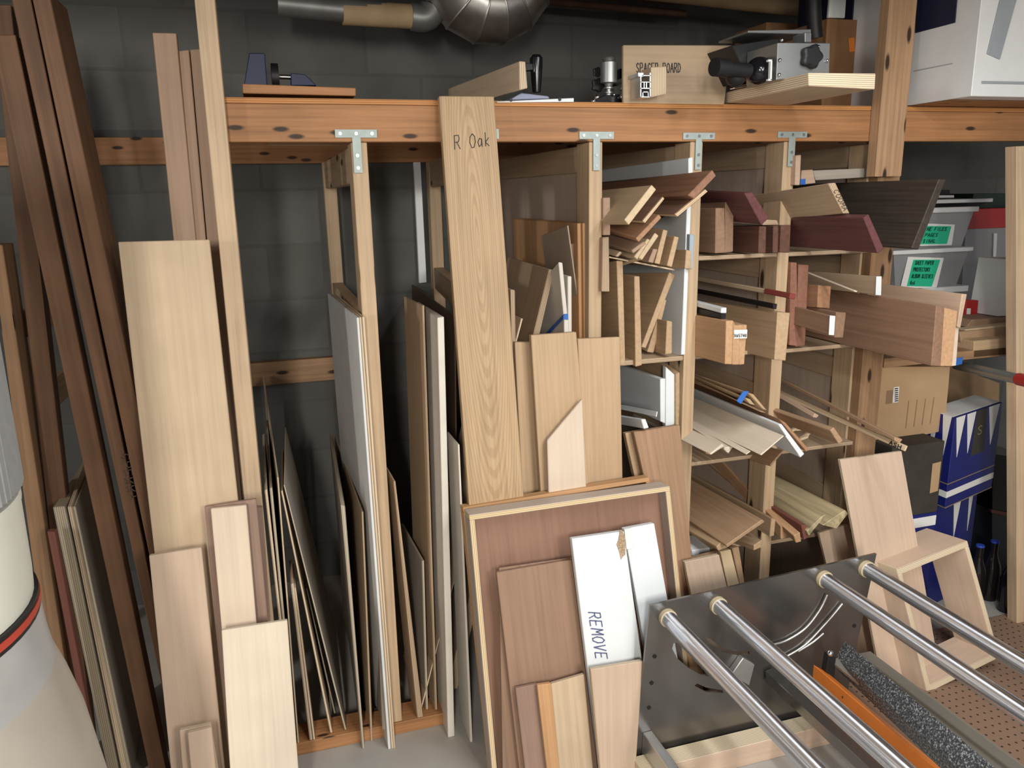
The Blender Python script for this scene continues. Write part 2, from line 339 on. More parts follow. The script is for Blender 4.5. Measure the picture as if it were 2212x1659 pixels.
# single-stroke lettering (unit box), drawn as thin ribbons
GL = {'A': [[(0,0),(.5,1),(1,0)],[(.2,.4),(.8,.4)]],'B': [[(0,0),(0,1),(.7,1),(.8,.75),(.6,.52),(0,.5)],[(.6,.52),(.9,.3),(.7,0),(0,0)]],'C': [[(.9,.85),(.5,1),(.1,.75),(.05,.3),(.4,0),(.9,.12)]],'D': [[(0,0),(0,1),(.6,.9),(.9,.5),(.6,.1),(0,0)]],'E': [[(.9,1),(0,1),(0,0),(.9,0)],[(0,.5),(.7,.5)]],'F': [[(.9,1),(0,1),(0,0)],[(0,.5),(.7,.5)]],'G': [[(.9,.85),(.5,1),(.1,.7),(.1,.25),(.5,0),(.9,.2),(.9,.45),(.5,.45)]],'H': [[(0,0),(0,1)],[(.9,0),(.9,1)],[(0,.5),(.9,.5)]],'I': [[(.5,0),(.5,1)]],'L': [[(0,1),(0,0),(.8,0)]],'M': [[(0,0),(.1,1),(.5,.4),(.9,1),(1,0)]],'N': [[(0,0),(0,1),(.9,0),(.9,1)]],'O': [[(.5,1),(.1,.8),(0,.4),(.3,0),(.7,0),(1,.4),(.9,.8),(.5,1)]],'P': [[(0,0),(0,1),(.7,1),(.85,.75),(.7,.5),(0,.48)]],'R': [[(0,0),(0,1),(.7,1),(.85,.75),(.65,.52),(0,.5)],[(.4,.5),(.95,0)]],'S': [[(.85,.85),(.5,1),(.1,.8),(.3,.55),(.75,.4),(.85,.15),(.5,0),(.05,.15)]],'T': [[(0,1),(1,1)],[(.5,1),(.5,0)]],'U': [[(0,1),(.05,.25),(.4,0),(.8,.2),(.9,1)]],'V': [[(0,1),(.45,0),(.9,1)]],'X': [[(0,0),(.9,1)],[(0,1),(.9,0)]],'Y': [[(0,1),(.45,.5),(.9,1)],[(.45,.5),(.45,0)]],
 '4': [[(.7,0),(.7,1),(0,.35),(.95,.35)]],'5': [[(.8,1),(.15,1),(.1,.55),(.6,.6),(.85,.35),(.6,0),(.05,.08)]],'6': [[(.8,.9),(.3,.75),(.05,.3),(.4,0),(.8,.2),(.6,.5),(.1,.35)]],'7': [[(0,1),(.9,1),(.35,0)]],'0': [[(.45,1),(.1,.7),(.1,.3),(.45,0),(.8,.3),(.8,.7),(.45,1)]],'1': [[(.2,.8),(.5,1),(.5,0)]],
 'a': [[(.8,.55),(.4,.62),(.1,.35),(.3,.02),(.7,.15),(.8,.55),(.85,0)]],'k': [[(.1,0),(.1,1)],[(.7,.6),(.1,.3),(.75,0)]],'i': [[(.4,0),(.4,.6)],[(.4,.8),(.4,.86)]],'n': [[(.1,0),(.1,.6)],[(.1,.4),(.45,.62),(.75,.45),(.8,0)]],'d': [[(.8,.5),(.4,.6),(.1,.3),(.35,0),(.8,.15)],[(.8,1),(.8,0)]],'o': [[(.45,.6),(.1,.35),(.4,0),(.8,.3),(.45,.6)]],'t': [[(.4,1),(.4,.1),(.7,0)],[(.1,.65),(.75,.65)]],'c': [[(.8,.5),(.4,.6),(.1,.3),(.4,0),(.8,.1)]],'y': [[(.1,.6),(.45,.05)],[(.85,.6),(.3,-.35)]],'s': [[(.75,.5),(.4,.62),(.2,.45),(.7,.2),(.45,0),(.1,.1)]],'u': [[(.1,.6),(.15,.1),(.5,0),(.8,.2)],[(.8,.6),(.8,0)]],'r': [[(.15,0),(.15,.6)],[(.15,.35),(.5,.6),(.7,.52)]],'l': [[(.4,1),(.4,0)]],'e': [[(.1,.3),(.8,.35),(.5,.62),(.15,.4),(.2,.05),(.75,.05)]],'x': [[(.1,0),(.7,.6)],[(.1,.6),(.7,0)]]}
def textfit(text, parent, org, ux, uy, w, mat, name):
    """text along ux (full length) with cap height uy, just proud of a surface"""
    org, ux, uy = Vector(org), Vector(ux), Vector(uy)
    n = len(text); adv = 1 / (n - .25); nrm = ux.cross(uy).normalized(); bm = bmesh.new()
    for i, ch in enumerate(text):
        for st in GL.get(ch, []):
            P = [ux * (adv * (i + p[0] * .74)) + uy * p[1] for p in st]
            for a, b in zip(P, P[1:]):
                d = (b - a); 
                if d.length < 1e-6: continue
                d.normalize(); s = d.cross(nrm) * (w / 2); a2, b2 = a - d * w * .3, b + d * w * .3
                prism_bm(bm, [a2 + s, b2 + s, b2 - s, a2 - s], nrm * -.0006, Matrix.Identity(4))
    put(mesh_ob(name, bm, mat, Matrix.Translation(org)), parent=parent)
def binbody(parent, lo, hi, mat):
    """open tapered tub with wall thickness"""
    x0, y0, z0 = lo; x1, y1, z1 = hi; t = .03; bm = bmesh.new(); o = Vector(((x0 + x1) / 2, (y0 + y1) / 2, z0))
    def ring(i, z, k): 
        k = k + i
        return [bm.verts.new(Vector(p) - o) for p in ((x0 + k, y0 + k * .3, z), (x1 - k, y0 + k * .3, z), (x1 - k, y1 - k, z), (x0 + k, y1 - k, z))]
    R = [ring(0, z0, t), ring(0, z1, 0), ring(.003, z1, 0), ring(.003, z0 + .003, t)]
    for a, b in zip(R, R[1:]):
        for k in range(4): bm.faces.new((a[k], a[(k + 1) % 4], b[(k + 1) % 4], b[k]))
    bm.faces.new(R[0]); bm.faces.new(R[-1])
    put(mesh_ob('tub', bm, mat, Matrix.Translation(o)), parent=parent)
def tapetop(ref, mat):
    """strip of torn blue tape over the sloped top of the taped offcut"""
    ob = REF[ref]; M = MW[ob.name]; vs = [M @ v.co for v in ob.data.vertices]
    zs = max(v.z for v in vs); fr = [v for v in vs if v.y < min(q.y for q in vs) + .004]; bk = [v for v in vs if v.y > max(q.y for q in vs) - .004]
    tf = sorted(fr, key=lambda v: -v.z)[:4]; tb = sorted(bk, key=lambda v: -v.z)[:4]
    a = Vector((min(v.x for v in tf), min(v.y for v in tf), max(v.z for v in tf) + .0012)); b = Vector((max(v.x for v in tf), a.y, min(max(v.z for v in tf), a.z) + .0))
    c = Vector((max(v.x for v in tb), max(v.y for v in tb), max(v.z for v in tb) + .0012)); d = Vector((min(v.x for v in tb), c.y, c.z))
    slab('tape', None, None, mat, [a, b + Vector((0, 0, .001)), c, d], (0, 0, .0012), None, ref)
    e = Vector((0, -.0012, -.014))
    slab('tape', None, None, mat, [a + Vector((-.0012, 0, 0)), d + Vector((-.0012, 0, 0)), d + Vector((-.0012, 0, -.012)), a + Vector((-.0012, 0, -.012))], (-.0012, 0, 0), None, ref)
    slab('tape', None, None, mat, [a, b, b + e, a + e], (0, -.0012, 0), None, ref)
def chip(ref, loc, w, h):
    """chipped spot of the white facing where the chipboard core shows"""
    o = Vector(loc); bm = bmesh.new(); rnd2 = random.Random(3); pts = []
    for k in range(14):
        a = 2 * math.pi * k / 14; f = .75 + .5 * rnd2.random()
        pts.append((o.x + w * .6 * f * math.cos(a), o.y + .13 * h * f * math.sin(a), o.z + h * f * math.sin(a)))
    prism_bm(bm, pts, Vector((0, .0015, 0)), Matrix.Translation(o).inverted())
    put(mesh_ob('chipped_spot', bm, 'chipboard', Matrix.Translation(o)), 'chipped patch of bare chipboard', parent=ref)
def sticks(loc):
    """little heap of short sticks on the lower shelf of the middle cubby"""
    rr = random.Random(5); o = Vector(loc)
    for k in range(8):
        a = o + Vector((-.035 + .018 * (k % 4), -.03 + .012 * k, -.012 + .011 * (k // 4)))
        d = Vector((.045, .03 * rr.uniform(-1, 1), .006)); q = [a, a + Vector((0, 0, -.008)), a + Vector((.004, .01, -.008)), a + Vector((.004, .01, 0))]
        slab('stick', 'short pale stick in the little heap on the lower middle shelf', 'stick', 'ash', q, d, 'short sticks heaped on the lower middle shelf')
def carrier(label, c, r, l, h, top):
    """cardboard bottle carrier: blue walls, white pointed peaks hanging from the rim, white band near the base"""
    c, r, l = Vector(c), Vector(r), Vector(l); z = Vector((0, 0, h)); ref = 'car%d' % top
    thing(ref, 'bottle_carrier', label, 'bottle carrier', c + (r + l) * .5)
    cen = c + (r + l) * .5
    slab('carton', None, None, 'blue_carton', [c, c + r, c + r + l, c + l], z, None, ref)
    nr = Vector((r.y, -r.x, 0)).normalized(); nl = Vector((-l.y, l.x, 0)).normalized()
    def tri(a, u, n, f0, f1, depth):
        p = [a + u * f0 + z, a + u * f1 + z, a + u * (f0 * .45 + f1 * .55) + z * (1 - depth)]
        M = Matrix.Translation(p[0]); bm = bmesh.new(); prism_bm(bm, [q + n * .0004 for q in p], n * .001, M.inverted())
        put(mesh_ob('white_peak', bm, 'paper', M), parent=ref)
    for f0, f1, d in (((.02, .2, .45), (.24, .42, .45), (.70, .93, .45)) if top else ((.42, .62, .42), (.78, .9, .42))): tri(c, r, nr, f0, f1, d)
    for f0, f1, d in ((.12, .42, .48), (.55, .85, .48)): tri(c, l, nl, f0, f1, d)
    if top:
        for a, u, n in ((c, r, nr), (c, l, nl)):
            for z0, z1, m in ((.12, .19, 'paper'), (.27, .28, 'gold'), (.005, .015, 'gold')):
                slab('band', None, None, m, [a + u * .0 + z * z1, a + u + z * z1, a + u + z * z0, a + z * z0], n * .0008, None, ref)
        slab('handle_panel', None, None, 'dark_box', [c + r * .44 + z * 1.0, c + r * .66 + z * 1.0, c + r * .7 + z * .5, c + r * .42 + z * .5], nr * .0012, None, ref)
        a = c + r * .5 + z * .72 + nr * .0022
        textfit('S', ref, a, r * .1, Vector((0, 0, h * .1)), .003, 'gold', 'lettering')
        slab('carton_flap', None, None, 'paper', [c + z + l * .1, c + r + z + l * .1, c + r + l + z, c + l + z], (0, 0, .002), None, ref)
def bottle(label, loc, i):
    g = 'p%d' % i; thing('bot' + g, 'bottle', label, 'bottle', loc, 'blue-capped bottles at the right')
    lathe('glass', None, None, 'dark_glass', loc, [(0, 0), (.028, 0), (.0305, .03), (.0305, .52), (.028, .60), (.016, .74), (.0135, .80), (.0135, .965), (0, .966)], .235, parent='bot' + g, seg=20)
    lathe('cap', None, None, 'cap_blue', (loc[0], loc[1], .2265), [(.0145, 0), (.0150, .3), (.0138, .9), (0, 1)], .0075, parent='bot' + g, seg=20)
def elbow(label, cat, cen, rb, rt):
    """gored duct elbow: short straight gores round a bend, raised seams between them"""
    cen = Vector(cen); thing("elb", "duct_elbow", label, cat, cen + Vector((0, 0, -rb)))
    n = 7; seg = 28
    def ring(bm, a, r):
        d = Vector((math.cos(a), 0, math.sin(a)))
        return [bm.verts.new(d * (rb + r * math.cos(2 * math.pi * k / seg)) + Vector((0, r * math.sin(2 * math.pi * k / seg), 0))) for k in range(seg)]
    for i in range(n):
        a0, a1 = math.pi * (1.0 + i / n), math.pi * (1.0 + (i + 1) / n)
        bm = bmesh.new(); A, B = ring(bm, a0, rt), ring(bm, a1, rt)
        for k in range(seg): bm.faces.new((A[k], A[(k + 1) % seg], B[(k + 1) % seg], B[k]))
        put(mesh_ob('gore', bm, 'galv', Matrix.Translation(cen), True), parent='elb')
        bm = bmesh.new(); A, B, D = ring(bm, a1 - .025, rt), ring(bm, a1, rt + .003), ring(bm, a1 + .025, rt)
        for P, Q in ((A, B), (B, D)):
            for k in range(seg): bm.faces.new((P[k], P[(k + 1) % seg], Q[(k + 1) % seg], Q[k]))
        put(mesh_ob('seam', bm, 'galv', Matrix.Translation(cen), True), parent='elb')
    for s in (-1, 1):
        p = cen + Vector((s * rb, 0, 0)); tube('straight_duct', None, None, 'galv', [p, p + Vector((0, 0, .45))], rt, parent='elb', seg=28)
def dust(loc, pr):
    thing('dust', 'dust_collector', 'cream dust collector drum with a red and black band and a clear bag, lower left', 'dust collector', loc)
    x, y, _ = loc
    def part(nm, mat, prof, seg=64, ref=None):
        return lathe(nm, None, None, mat, (x, y, 0), prof, 1.0, parent='dust', seg=seg)
    f = pr['filt']; rf = f[0][0]
    # pleated filter
    bm = bmesh.new(); seg = 240; rings = []
    for r, z in ((rf * .97, 1.163), (rf, 1.17), (rf, 1.62), (rf * .97, 1.63)):
        rings.append([bm.verts.new(((r + (.004 if k % 2 else 0)) * math.cos(2 * math.pi * k / seg), (r + (.004 if k % 2 else 0)) * math.sin(2 * math.pi * k / seg), z)) for k in range(seg)])
    for a, b in zip(rings, rings[1:]):
        for k in range(seg): bm.faces.new((a[k], a[(k + 1) % seg], b[(k + 1) % seg], b[k]))
    bm.faces.new(rings[0]); bm.faces.new(rings[-1])
    put(mesh_ob('pleated_filter', bm, 'filter', Matrix.Translation((x, y, 0))), parent='dust')
    part('collar', 'cream_metal', [(0, 1.148), (.2335, 1.148), (.2335, 1.161), (0, 1.162)])
    part('drum', 'cream_metal', [(0, 1.022), (.2295, 1.022), (.231, 1.05), (.232, 1.147), (0, 1.148)])
    part('band', 'black', [(0, 1.0), (.2345, 1.0), (.2345, 1.0215), (0, 1.022)])
    part('red_band', 'red_band', [(.2345, 1.006), (.2356, 1.006), (.2356, 1.0155), (.2345, 1.0155)])
    b = pr['bag']
    part('plastic_skirt', 'skirt', [(b[0][0], .9995), (b[1][0], b[1][1]), (b[2][0], b[2][1]), (b[2][0] + .003, .905), (b[2][0] - .004, .905), (b[0][0] - .004, .99)])
    part('dust_bag', 'bag', [(0, .001), (.22, .001), (.265, .06), (.285, .3), (.287, .5), (.283, .66)] + [(r, z) for r, z in b[:1:-1]] + [(b[2][0] - .006, .93), (.22, .98), (0, .985)])
def holeplate(name, mat, outer, holes, y, t, parent):
    """flat plate in a plane of constant y with holes cut through it"""
    cu = bpy.data.curves.new('plate_outline', 'CURVE'); cu.dimensions = '2D'; cu.fill_mode = 'BOTH'; cu.extrude = t / 2
    for poly in [outer] + holes:
        sp = cu.splines.new('POLY'); sp.points.add(len(poly) - 1); sp.use_cyclic_u = True
        for p, q in zip(sp.points, poly): p.co = (q[0], q[1], 0, 1)
    tmp = bpy.data.objects.new('plate_outline', cu); C.objects.link(tmp)
    me = bpy.data.meshes.new_from_object(tmp.evaluated_get(bpy.context.evaluated_depsgraph_get()))
    bpy.data.objects.remove(tmp)
    M = Matrix.Translation((0, y + t / 2, 0)) @ Matrix.Rotation(math.pi / 2, 4, 'X')
    me.materials.clear(); me.materials.append(MATS[mat]); ob = bpy.data.objects.new(name, me); ob.matrix_world = M
    put(ob, parent=parent)
def structure(name, mat, x0, x1, y0, y1, z0, z1):
    c = Vector(((x0 + x1) / 2, (y0 + y1) / 2, (z0 + z1) / 2)); bm = bmesh.new()
    prism_bm(bm, [(x0, y0, z0), (x1, y0, z0), (x1, y1, z0), (x0, y1, z0)], Vector((0, 0, z1 - z0)), Matrix.Translation(c).inverted())
    put(mesh_ob(name, bm, mat, Matrix.Translation(c)), kind='structure')

# ------------------------------------------------------------------ the room
structure('floor', 'concrete', -3.6, 5.6, -6.5, 1.27, -.1, 0)
structure('wall_back', 'block_wall', -3.6, 5.6, 1.07, 1.27, 0, 2.7)
structure('ceiling', 'ceiling_wood', -3.6, 5.6, -6.5, 1.07, 2.24, 2.32)
for i in range(13):      # joists of the low basement ceiling
    structure('trim_%d' % (i + 1), 'ceiling_wood', -3.6, 5.6, -.44 - i * .40, -.40 - i * .40, 2.03, 2.24)

# ------------------------------------------------------------------ everything that stands in it
thing('rack', 'lumber_rack', 'timber lumber storage rack with orange top beam, dividers and cubbies along the block wall', 'rack', (1.0, 0.0, 0.0))
slab('beam', 'orange knotty top beam', None, 'pine_orange', [(-0.075, 0.0, 1.731), (2.75, 0.0, 1.731), (2.75, 0.0, 1.646), (-0.075, 0.0, 1.646)], (0, 0.038, 0), None, 'rack')
slab('shelf_board', None, None, 'ply_orange', [(-0.075, 0.0, 1.7445), (2.75, 0.0, 1.7445), (2.75, 0.0, 1.7315), (-0.075, 0.0, 1.7315)], (0, 1.05, 0), None, 'rack')
slab('post', 'front post', None, 'pine_light', [(0.213, 0.002, 1.645), (0.251, 0.002, 1.645), (0.251, 0.002, 0.04), (0.213, 0.002, 0.04)], (0, 0.088, 0), None, 'rack')
slab('post', 'front post', None, 'pine_light', [(0.8305, 0.002, 1.645), (0.8685, 0.002, 1.645), (0.8685, 0.002, 0.04), (0.8305, 0.002, 0.04)], (0, 0.088, 0), None, 'rack')
slab('post', 'front post', None, 'pine_light', [(1.1292, 0.002, 1.645), (1.1672, 0.002, 1.645), (1.1672, 0.002, 0.04), (1.1292, 0.002, 0.04)], (0, 0.088, 0), None, 'rack')
slab('post', 'front post', None, 'pine_light', [(1.4281, 0.002, 1.645), (1.4661, 0.002, 1.645), (1.4661, 0.002, 0.04), (1.4281, 0.002, 0.04)], (0, 0.088, 0), None, 'rack')
slab('post', None, None, 'pine_light', [(0.5136, 0.002, 1.645), (0.5516, 0.002, 1.645), (0.5516, 0.002, 0.04), (0.5136, 0.002, 0.04)], (0, 0.088, 0), None, 'rack')
slab('post', 'orange knotty post at the right end of the cubbies', None, 'pine_orange2', [(1.7617, 0.002, 1.645), (1.8421, 0.002, 1.645), (1.8421, 0.002, 0.0), (1.7617, 0.002, 0.0)], (0, 0.038, 0), None, 'rack')
slab('bottom_plate', 'orange floor plate', None, 'pine_orange', [(-0.06, 0.0, 0.038), (0.4, 0.0, 0.038), (0.4, 0.0, 0.0), (-0.06, 0.0, 0.0)], (0, 0.089, 0), None, 'rack')
slab('ledger', 'wall ledger', None, 'pine_orange', [(-1.3, 1.028, 1.729), (2.75, 1.028, 1.729), (2.75, 1.028, 1.64), (-1.3, 1.028, 1.64)], (0, 0.038, 0), None, 'rack')
slab('wall_rail', 'lower wall rail', None, 'pine_orange2', [(-0.25, 1.028, 0.9238), (0.215, 1.028, 0.9238), (0.215, 1.028, 0.8348), (-0.25, 1.028, 0.8348)], (0, 0.038, 0), None, 'rack')
slab('back_post', None, None, 'pine_light', [(0.21, 0.95, 1.64), (0.254, 0.95, 1.64), (0.254, 0.95, 0.04), (0.21, 0.95, 0.04)], (0, 0.05, 0), None, 'rack')
slab('rung', None, None, 'pine_light', [(0.214, 0.091, 1.638), (0.25, 0.091, 1.638), (0.25, 0.091, 1.55), (0.214, 0.091, 1.55)], (0.0, 0.859, 0.0), None, 'rack')
slab('rung', None, None, 'pine_light', [(0.214, 0.091, 1.215), (0.25, 0.091, 1.215), (0.25, 0.091, 1.135), (0.214, 0.091, 1.135)], (0.0, 0.859, 0.0), None, 'rack')
slab('back_post', None, None, 'pine_light', [(0.5949, 0.98, 1.64), (0.6389, 0.98, 1.64), (0.6389, 0.98, 0.04), (0.5949, 0.98, 0.04)], (0, 0.05, 0), None, 'rack')
slab('rung', None, None, 'pine_light', [(0.5146, 0.091, 1.638), (0.5506, 0.091, 1.638), (0.5506, 0.091, 1.55), (0.5146, 0.091, 1.55)], (0.0843, 0.889, 0.0), None, 'rack')
slab('rung', None, None, 'pine_light', [(0.5146, 0.091, 1.25), (0.5506, 0.091, 1.25), (0.5506, 0.091, 1.17), (0.5146, 0.091, 1.17)], (0.0843, 0.889, 0.0), None, 'rack')
slab('shelf_cleat', 'cross cleat under the shelf', None, 'pine_orange2', [(0.02, 0.12, 1.73), (0.2, 0.12, 1.73), (0.2, 0.12, 1.645), (0.02, 0.12, 1.645)], (0, 0.038, 0), None, 'rack')
slab('divider_panel', None, None, 'ply_grey', [(0.8455, 0.092, 1.64), (0.8535, 0.092, 1.64), (0.8535, 0.092, 0.04), (0.8455, 0.092, 0.04)], (0, 0.868, 0), None, 'rack')
slab('divider_rail', None, None, 'ply_tan', [(0.8375, 0.092, 1.64), (0.8615, 0.092, 1.64), (0.8615, 0.092, 1.57), (0.8375, 0.092, 1.57)], (0, 0.868, 0), None, 'rack')
slab('divider_rail', None, None, 'ply_tan', [(0.8375, 0.092, 0.84), (0.8615, 0.092, 0.84), (0.8615, 0.092, 0.75), (0.8375, 0.092, 0.75)], (0, 0.868, 0), None, 'rack')
slab('back_post', None, None, 'pine_light', [(0.8315, 0.962, 1.64), (0.8675, 0.962, 1.64), (0.8675, 0.962, 0.04), (0.8315, 0.962, 0.04)], (0, 0.058, 0), None, 'rack')
slab('divider_panel', None, None, 'ply_grey', [(1.1442, 0.092, 1.64), (1.1522, 0.092, 1.64), (1.1522, 0.092, 0.04), (1.1442, 0.092, 0.04)], (0, 0.868, 0), None, 'rack')
slab('divider_rail', None, None, 'ply_tan', [(1.1362, 0.092, 1.64), (1.1602, 0.092, 1.64), (1.1602, 0.092, 1.57), (1.1362, 0.092, 1.57)], (0, 0.868, 0), None, 'rack')
slab('divider_rail', None, None, 'ply_tan', [(1.1362, 0.092, 0.84), (1.1602, 0.092, 0.84), (1.1602, 0.092, 0.75), (1.1362, 0.092, 0.75)], (0, 0.868, 0), None, 'rack')
slab('divider_rail', None, None, 'ply_tan', [(1.1362, 0.092, 0.38), (1.1602, 0.092, 0.38), (1.1602, 0.092, 0.3), (1.1362, 0.092, 0.3)], (0, 0.868, 0), None, 'rack')
slab('back_post', None, None, 'pine_light', [(1.1302, 0.962, 1.64), (1.1662, 0.962, 1.64), (1.1662, 0.962, 0.04), (1.1302, 0.962, 0.04)], (0, 0.058, 0), None, 'rack')
slab('divider_panel', None, None, 'ply_grey', [(1.4431, 0.092, 1.64), (1.4511, 0.092, 1.64), (1.4511, 0.092, 0.04), (1.4431, 0.092, 0.04)], (0, 0.868, 0), None, 'rack')
slab('divider_rail', None, None, 'ply_tan', [(1.4351, 0.092, 1.64), (1.4591, 0.092, 1.64), (1.4591, 0.092, 1.575), (1.4351, 0.092, 1.575)], (0, 0.868, 0), None, 'rack')
slab('divider_rail', None, None, 'ply_tan', [(1.4351, 0.092, 1.31), (1.4591, 0.092, 1.31), (1.4591, 0.092, 1.25), (1.4351, 0.092, 1.25)], (0, 0.868, 0), None, 'rack')
slab('divider_rail', None, None, 'ply_tan', [(1.4351, 0.092, 0.92), (1.4591, 0.092, 0.92), (1.4591, 0.092, 0.86), (1.4351, 0.092, 0.86)], (0, 0.868, 0), None, 'rack')
slab('divider_rail', None, None, 'ply_tan', [(1.4351, 0.092, 0.49), (1.4591, 0.092, 0.49), (1.4591, 0.092, 0.42), (1.4351, 0.092, 0.42)], (0, 0.868, 0), None, 'rack')
slab('divider_rail', None, None, 'ply_tan', [(1.4351, 0.092, 0.12), (1.4591, 0.092, 0.12), (1.4591, 0.092, 0.04), (1.4351, 0.092, 0.04)], (0, 0.868, 0), None, 'rack')
slab('back_post', None, None, 'pine_light', [(1.4291, 0.962, 1.64), (1.4651, 0.962, 1.64), (1.4651, 0.962, 0.04), (1.4291, 0.962, 0.04)], (0, 0.058, 0), None, 'rack')
slab('divider_panel', None, None, 'ply_grey', [(1.7697, 0.092, 1.64), (1.7777, 0.092, 1.64), (1.7777, 0.092, 0.04), (1.7697, 0.092, 0.04)], (0, 0.868, 0), None, 'rack')
slab('divider_rail', None, None, 'ply_tan', [(1.7617, 0.092, 1.64), (1.7857, 0.092, 1.64), (1.7857, 0.092, 1.575), (1.7617, 0.092, 1.575)], (0, 0.868, 0), None, 'rack')
slab('divider_rail', None, None, 'ply_tan', [(1.7617, 0.092, 1.3), (1.7857, 0.092, 1.3), (1.7857, 0.092, 1.24), (1.7617, 0.092, 1.24)], (0, 0.868, 0), None, 'rack')
slab('divider_rail', None, None, 'ply_tan', [(1.7617, 0.092, 0.97), (1.7857, 0.092, 0.97), (1.7857, 0.092, 0.9), (1.7617, 0.092, 0.9)], (0, 0.868, 0), None, 'rack')
slab('divider_rail', None, None, 'ply_tan', [(1.7617, 0.092, 0.52), (1.7857, 0.092, 0.52), (1.7857, 0.092, 0.45), (1.7617, 0.092, 0.45)], (0, 0.868, 0), None, 'rack')
slab('back_post', None, None, 'pine_light', [(1.7557, 0.962, 1.64), (1.7917, 0.962, 1.64), (1.7917, 0.962, 0.04), (1.7557, 0.962, 0.04)], (0, 0.058, 0), None, 'rack')
slab('divider_stud', None, None, 'pine_light', [(1.7557, 0.042, 1.64), (1.7817, 0.042, 1.64), (1.7817, 0.042, 0.0), (1.7557, 0.042, 0.0)], (0, 0.088, 0), None, 'rack')
slab('cubby_shelf', None, None, 'ply_tan', [(0.8695, 0.004, 1.0485), (1.1282, 0.004, 1.0485), (1.1282, 0.004, 1.0345), (0.8695, 0.004, 1.0345)], (0, 0.946, 0), None, 'rack')
slab('cubby_shelf', None, None, 'ply_tan', [(1.1682, 0.004, 1.3334), (1.4271, 0.004, 1.3334), (1.4271, 0.004, 1.3214), (1.1682, 0.004, 1.3214)], (0, 0.946, 0), None, 'rack')
slab('cubby_shelf', None, None, 'ply_tan', [(1.1682, 0.004, 1.0465), (1.4271, 0.004, 1.0465), (1.4271, 0.004, 1.0345), (1.1682, 0.004, 1.0345)], (0, 0.946, 0), None, 'rack')
slab('cubby_shelf', None, None, 'ply_tan', [(1.1682, 0.004, 0.7155), (1.4271, 0.004, 0.7155), (1.4271, 0.004, 0.7035), (1.1682, 0.004, 0.7035)], (0, 0.946, 0), None, 'rack')
slab('cubby_shelf', None, None, 'ply_tan', [(1.1682, 0.004, 0.4244), (1.4271, 0.004, 0.4244), (1.4271, 0.004, 0.4124), (1.1682, 0.004, 0.4124)], (0, 0.946, 0), None, 'rack')
slab('cubby_shelf', None, None, 'ply_tan', [(1.4671, 0.004, 1.3325), (1.7537, 0.004, 1.3325), (1.7537, 0.004, 1.3205), (1.4671, 0.004, 1.3205)], (0, 0.946, 0), None, 'rack')
slab('cubby_shelf', None, None, 'ply_tan', [(1.4671, 0.004, 1.0411), (1.7537, 0.004, 1.0411), (1.7537, 0.004, 1.0291), (1.4671, 0.004, 1.0291)], (0, 0.946, 0), None, 'rack')
slab('cubby_shelf', None, None, 'ply_tan', [(1.4671, 0.004, 0.7165), (1.7537, 0.004, 0.7165), (1.7537, 0.004, 0.7045), (1.4671, 0.004, 0.7045)], (0, 0.946, 0), None, 'rack')
slab('cubby_shelf', None, None, 'ply_tan', [(1.4671, 0.004, 0.4129), (1.7537, 0.004, 0.4129), (1.7537, 0.004, 0.4009), (1.4671, 0.004, 0.4009)], (0, 0.946, 0), None, 'rack')
slab('bin_shelf', 'shelf carrying the bins', None, 'pine_orange2', [(1.8461, 0.0, 0.9826), (2.9, 0.0, 0.9826), (2.9, 0.0, 0.9526), (1.8461, 0.0, 0.9526)], (0, 1.0, 0), None, 'rack')
tplate('rack', (0.1762, -0.001, 1.6745), (0.2758, -0.001, 1.6553), (0.2124, -0.001, 1.5734), (0.233, -0.001, 1.5732))
tplate('rack', (0.8006, -0.001, 1.6708), (0.8986, -0.001, 1.652), (0.8416, -0.001, 1.5725), (0.861, -0.001, 1.5723))
tplate('rack', (1.1026, -0.001, 1.6687), (1.2003, -0.001, 1.6508), (1.1442, -0.001, 1.5709), (1.163, -0.001, 1.5707))
tplate('rack', (1.4013, -0.001, 1.6723), (1.4978, -0.001, 1.6551), (1.4439, -0.001, 1.5765), (1.4653, -0.001, 1.5763))
tplate('rack', (0.4826, -0.001, 1.677), (0.5826, -0.001, 1.652), (0.5216, -0.001, 1.56), (0.5436, -0.001, 1.56))
slab('front_stud', 'knotty stud bolted across the beam', None, 'pine_knotty', [(1.7131, -0.04, 2.4), (1.8075, -0.04, 2.4), (1.8075, -0.04, 1.5438), (1.7131, -0.04, 1.5438)], (0, 0.038, 0), None, 'rack')
slab('front_post', 'tall pale post left of the bays', None, 'pine_pale', [(-0.1045, -0.035, 1.9488), (-0.0629, -0.035, 1.9508), (-0.0747, -0.035, 0.0), (-0.1182, -0.035, 0.0)], (0.0, 0.075, 0.0), None, 'rack')
thing('leftframe', 'timber_frame', 'dark ladder-like timber frame with short rungs at the far left', 'frame', (-0.98, 0.1, 0.0))
slab('post', None, None, 'pine_orange2', [(-0.6083, 0.1, 1.4276), (-0.5831, 0.1, 1.4266), (-0.6073, 0.1, 0.0), (-0.6572, 0.1, 0.0)], (0.0, 0.085, 0.0), None, 'leftframe')
slab('rung', None, None, 'pine_light', [(-0.6012, 0.187, 1.2622), (-0.5662, 0.187, 1.2622), (-0.5662, 0.187, 1.1971), (-0.6012, 0.187, 1.1971)], (0, 0.363, 0), None, 'leftframe')
slab('rung', None, None, 'pine_light', [(-0.6336, 0.187, 1.0407), (-0.5986, 0.187, 1.0407), (-0.5986, 0.187, 0.9646), (-0.6336, 0.187, 0.9646)], (0, 0.363, 0), None, 'leftframe')
slab('back_post', None, None, 'pine_dark', [(-0.97, 0.5, 1.9), (-0.93, 0.5, 1.9), (-0.93, 0.5, 0.0), (-0.97, 0.5, 0.0)], (0, 0.04, 0), None, 'leftframe')
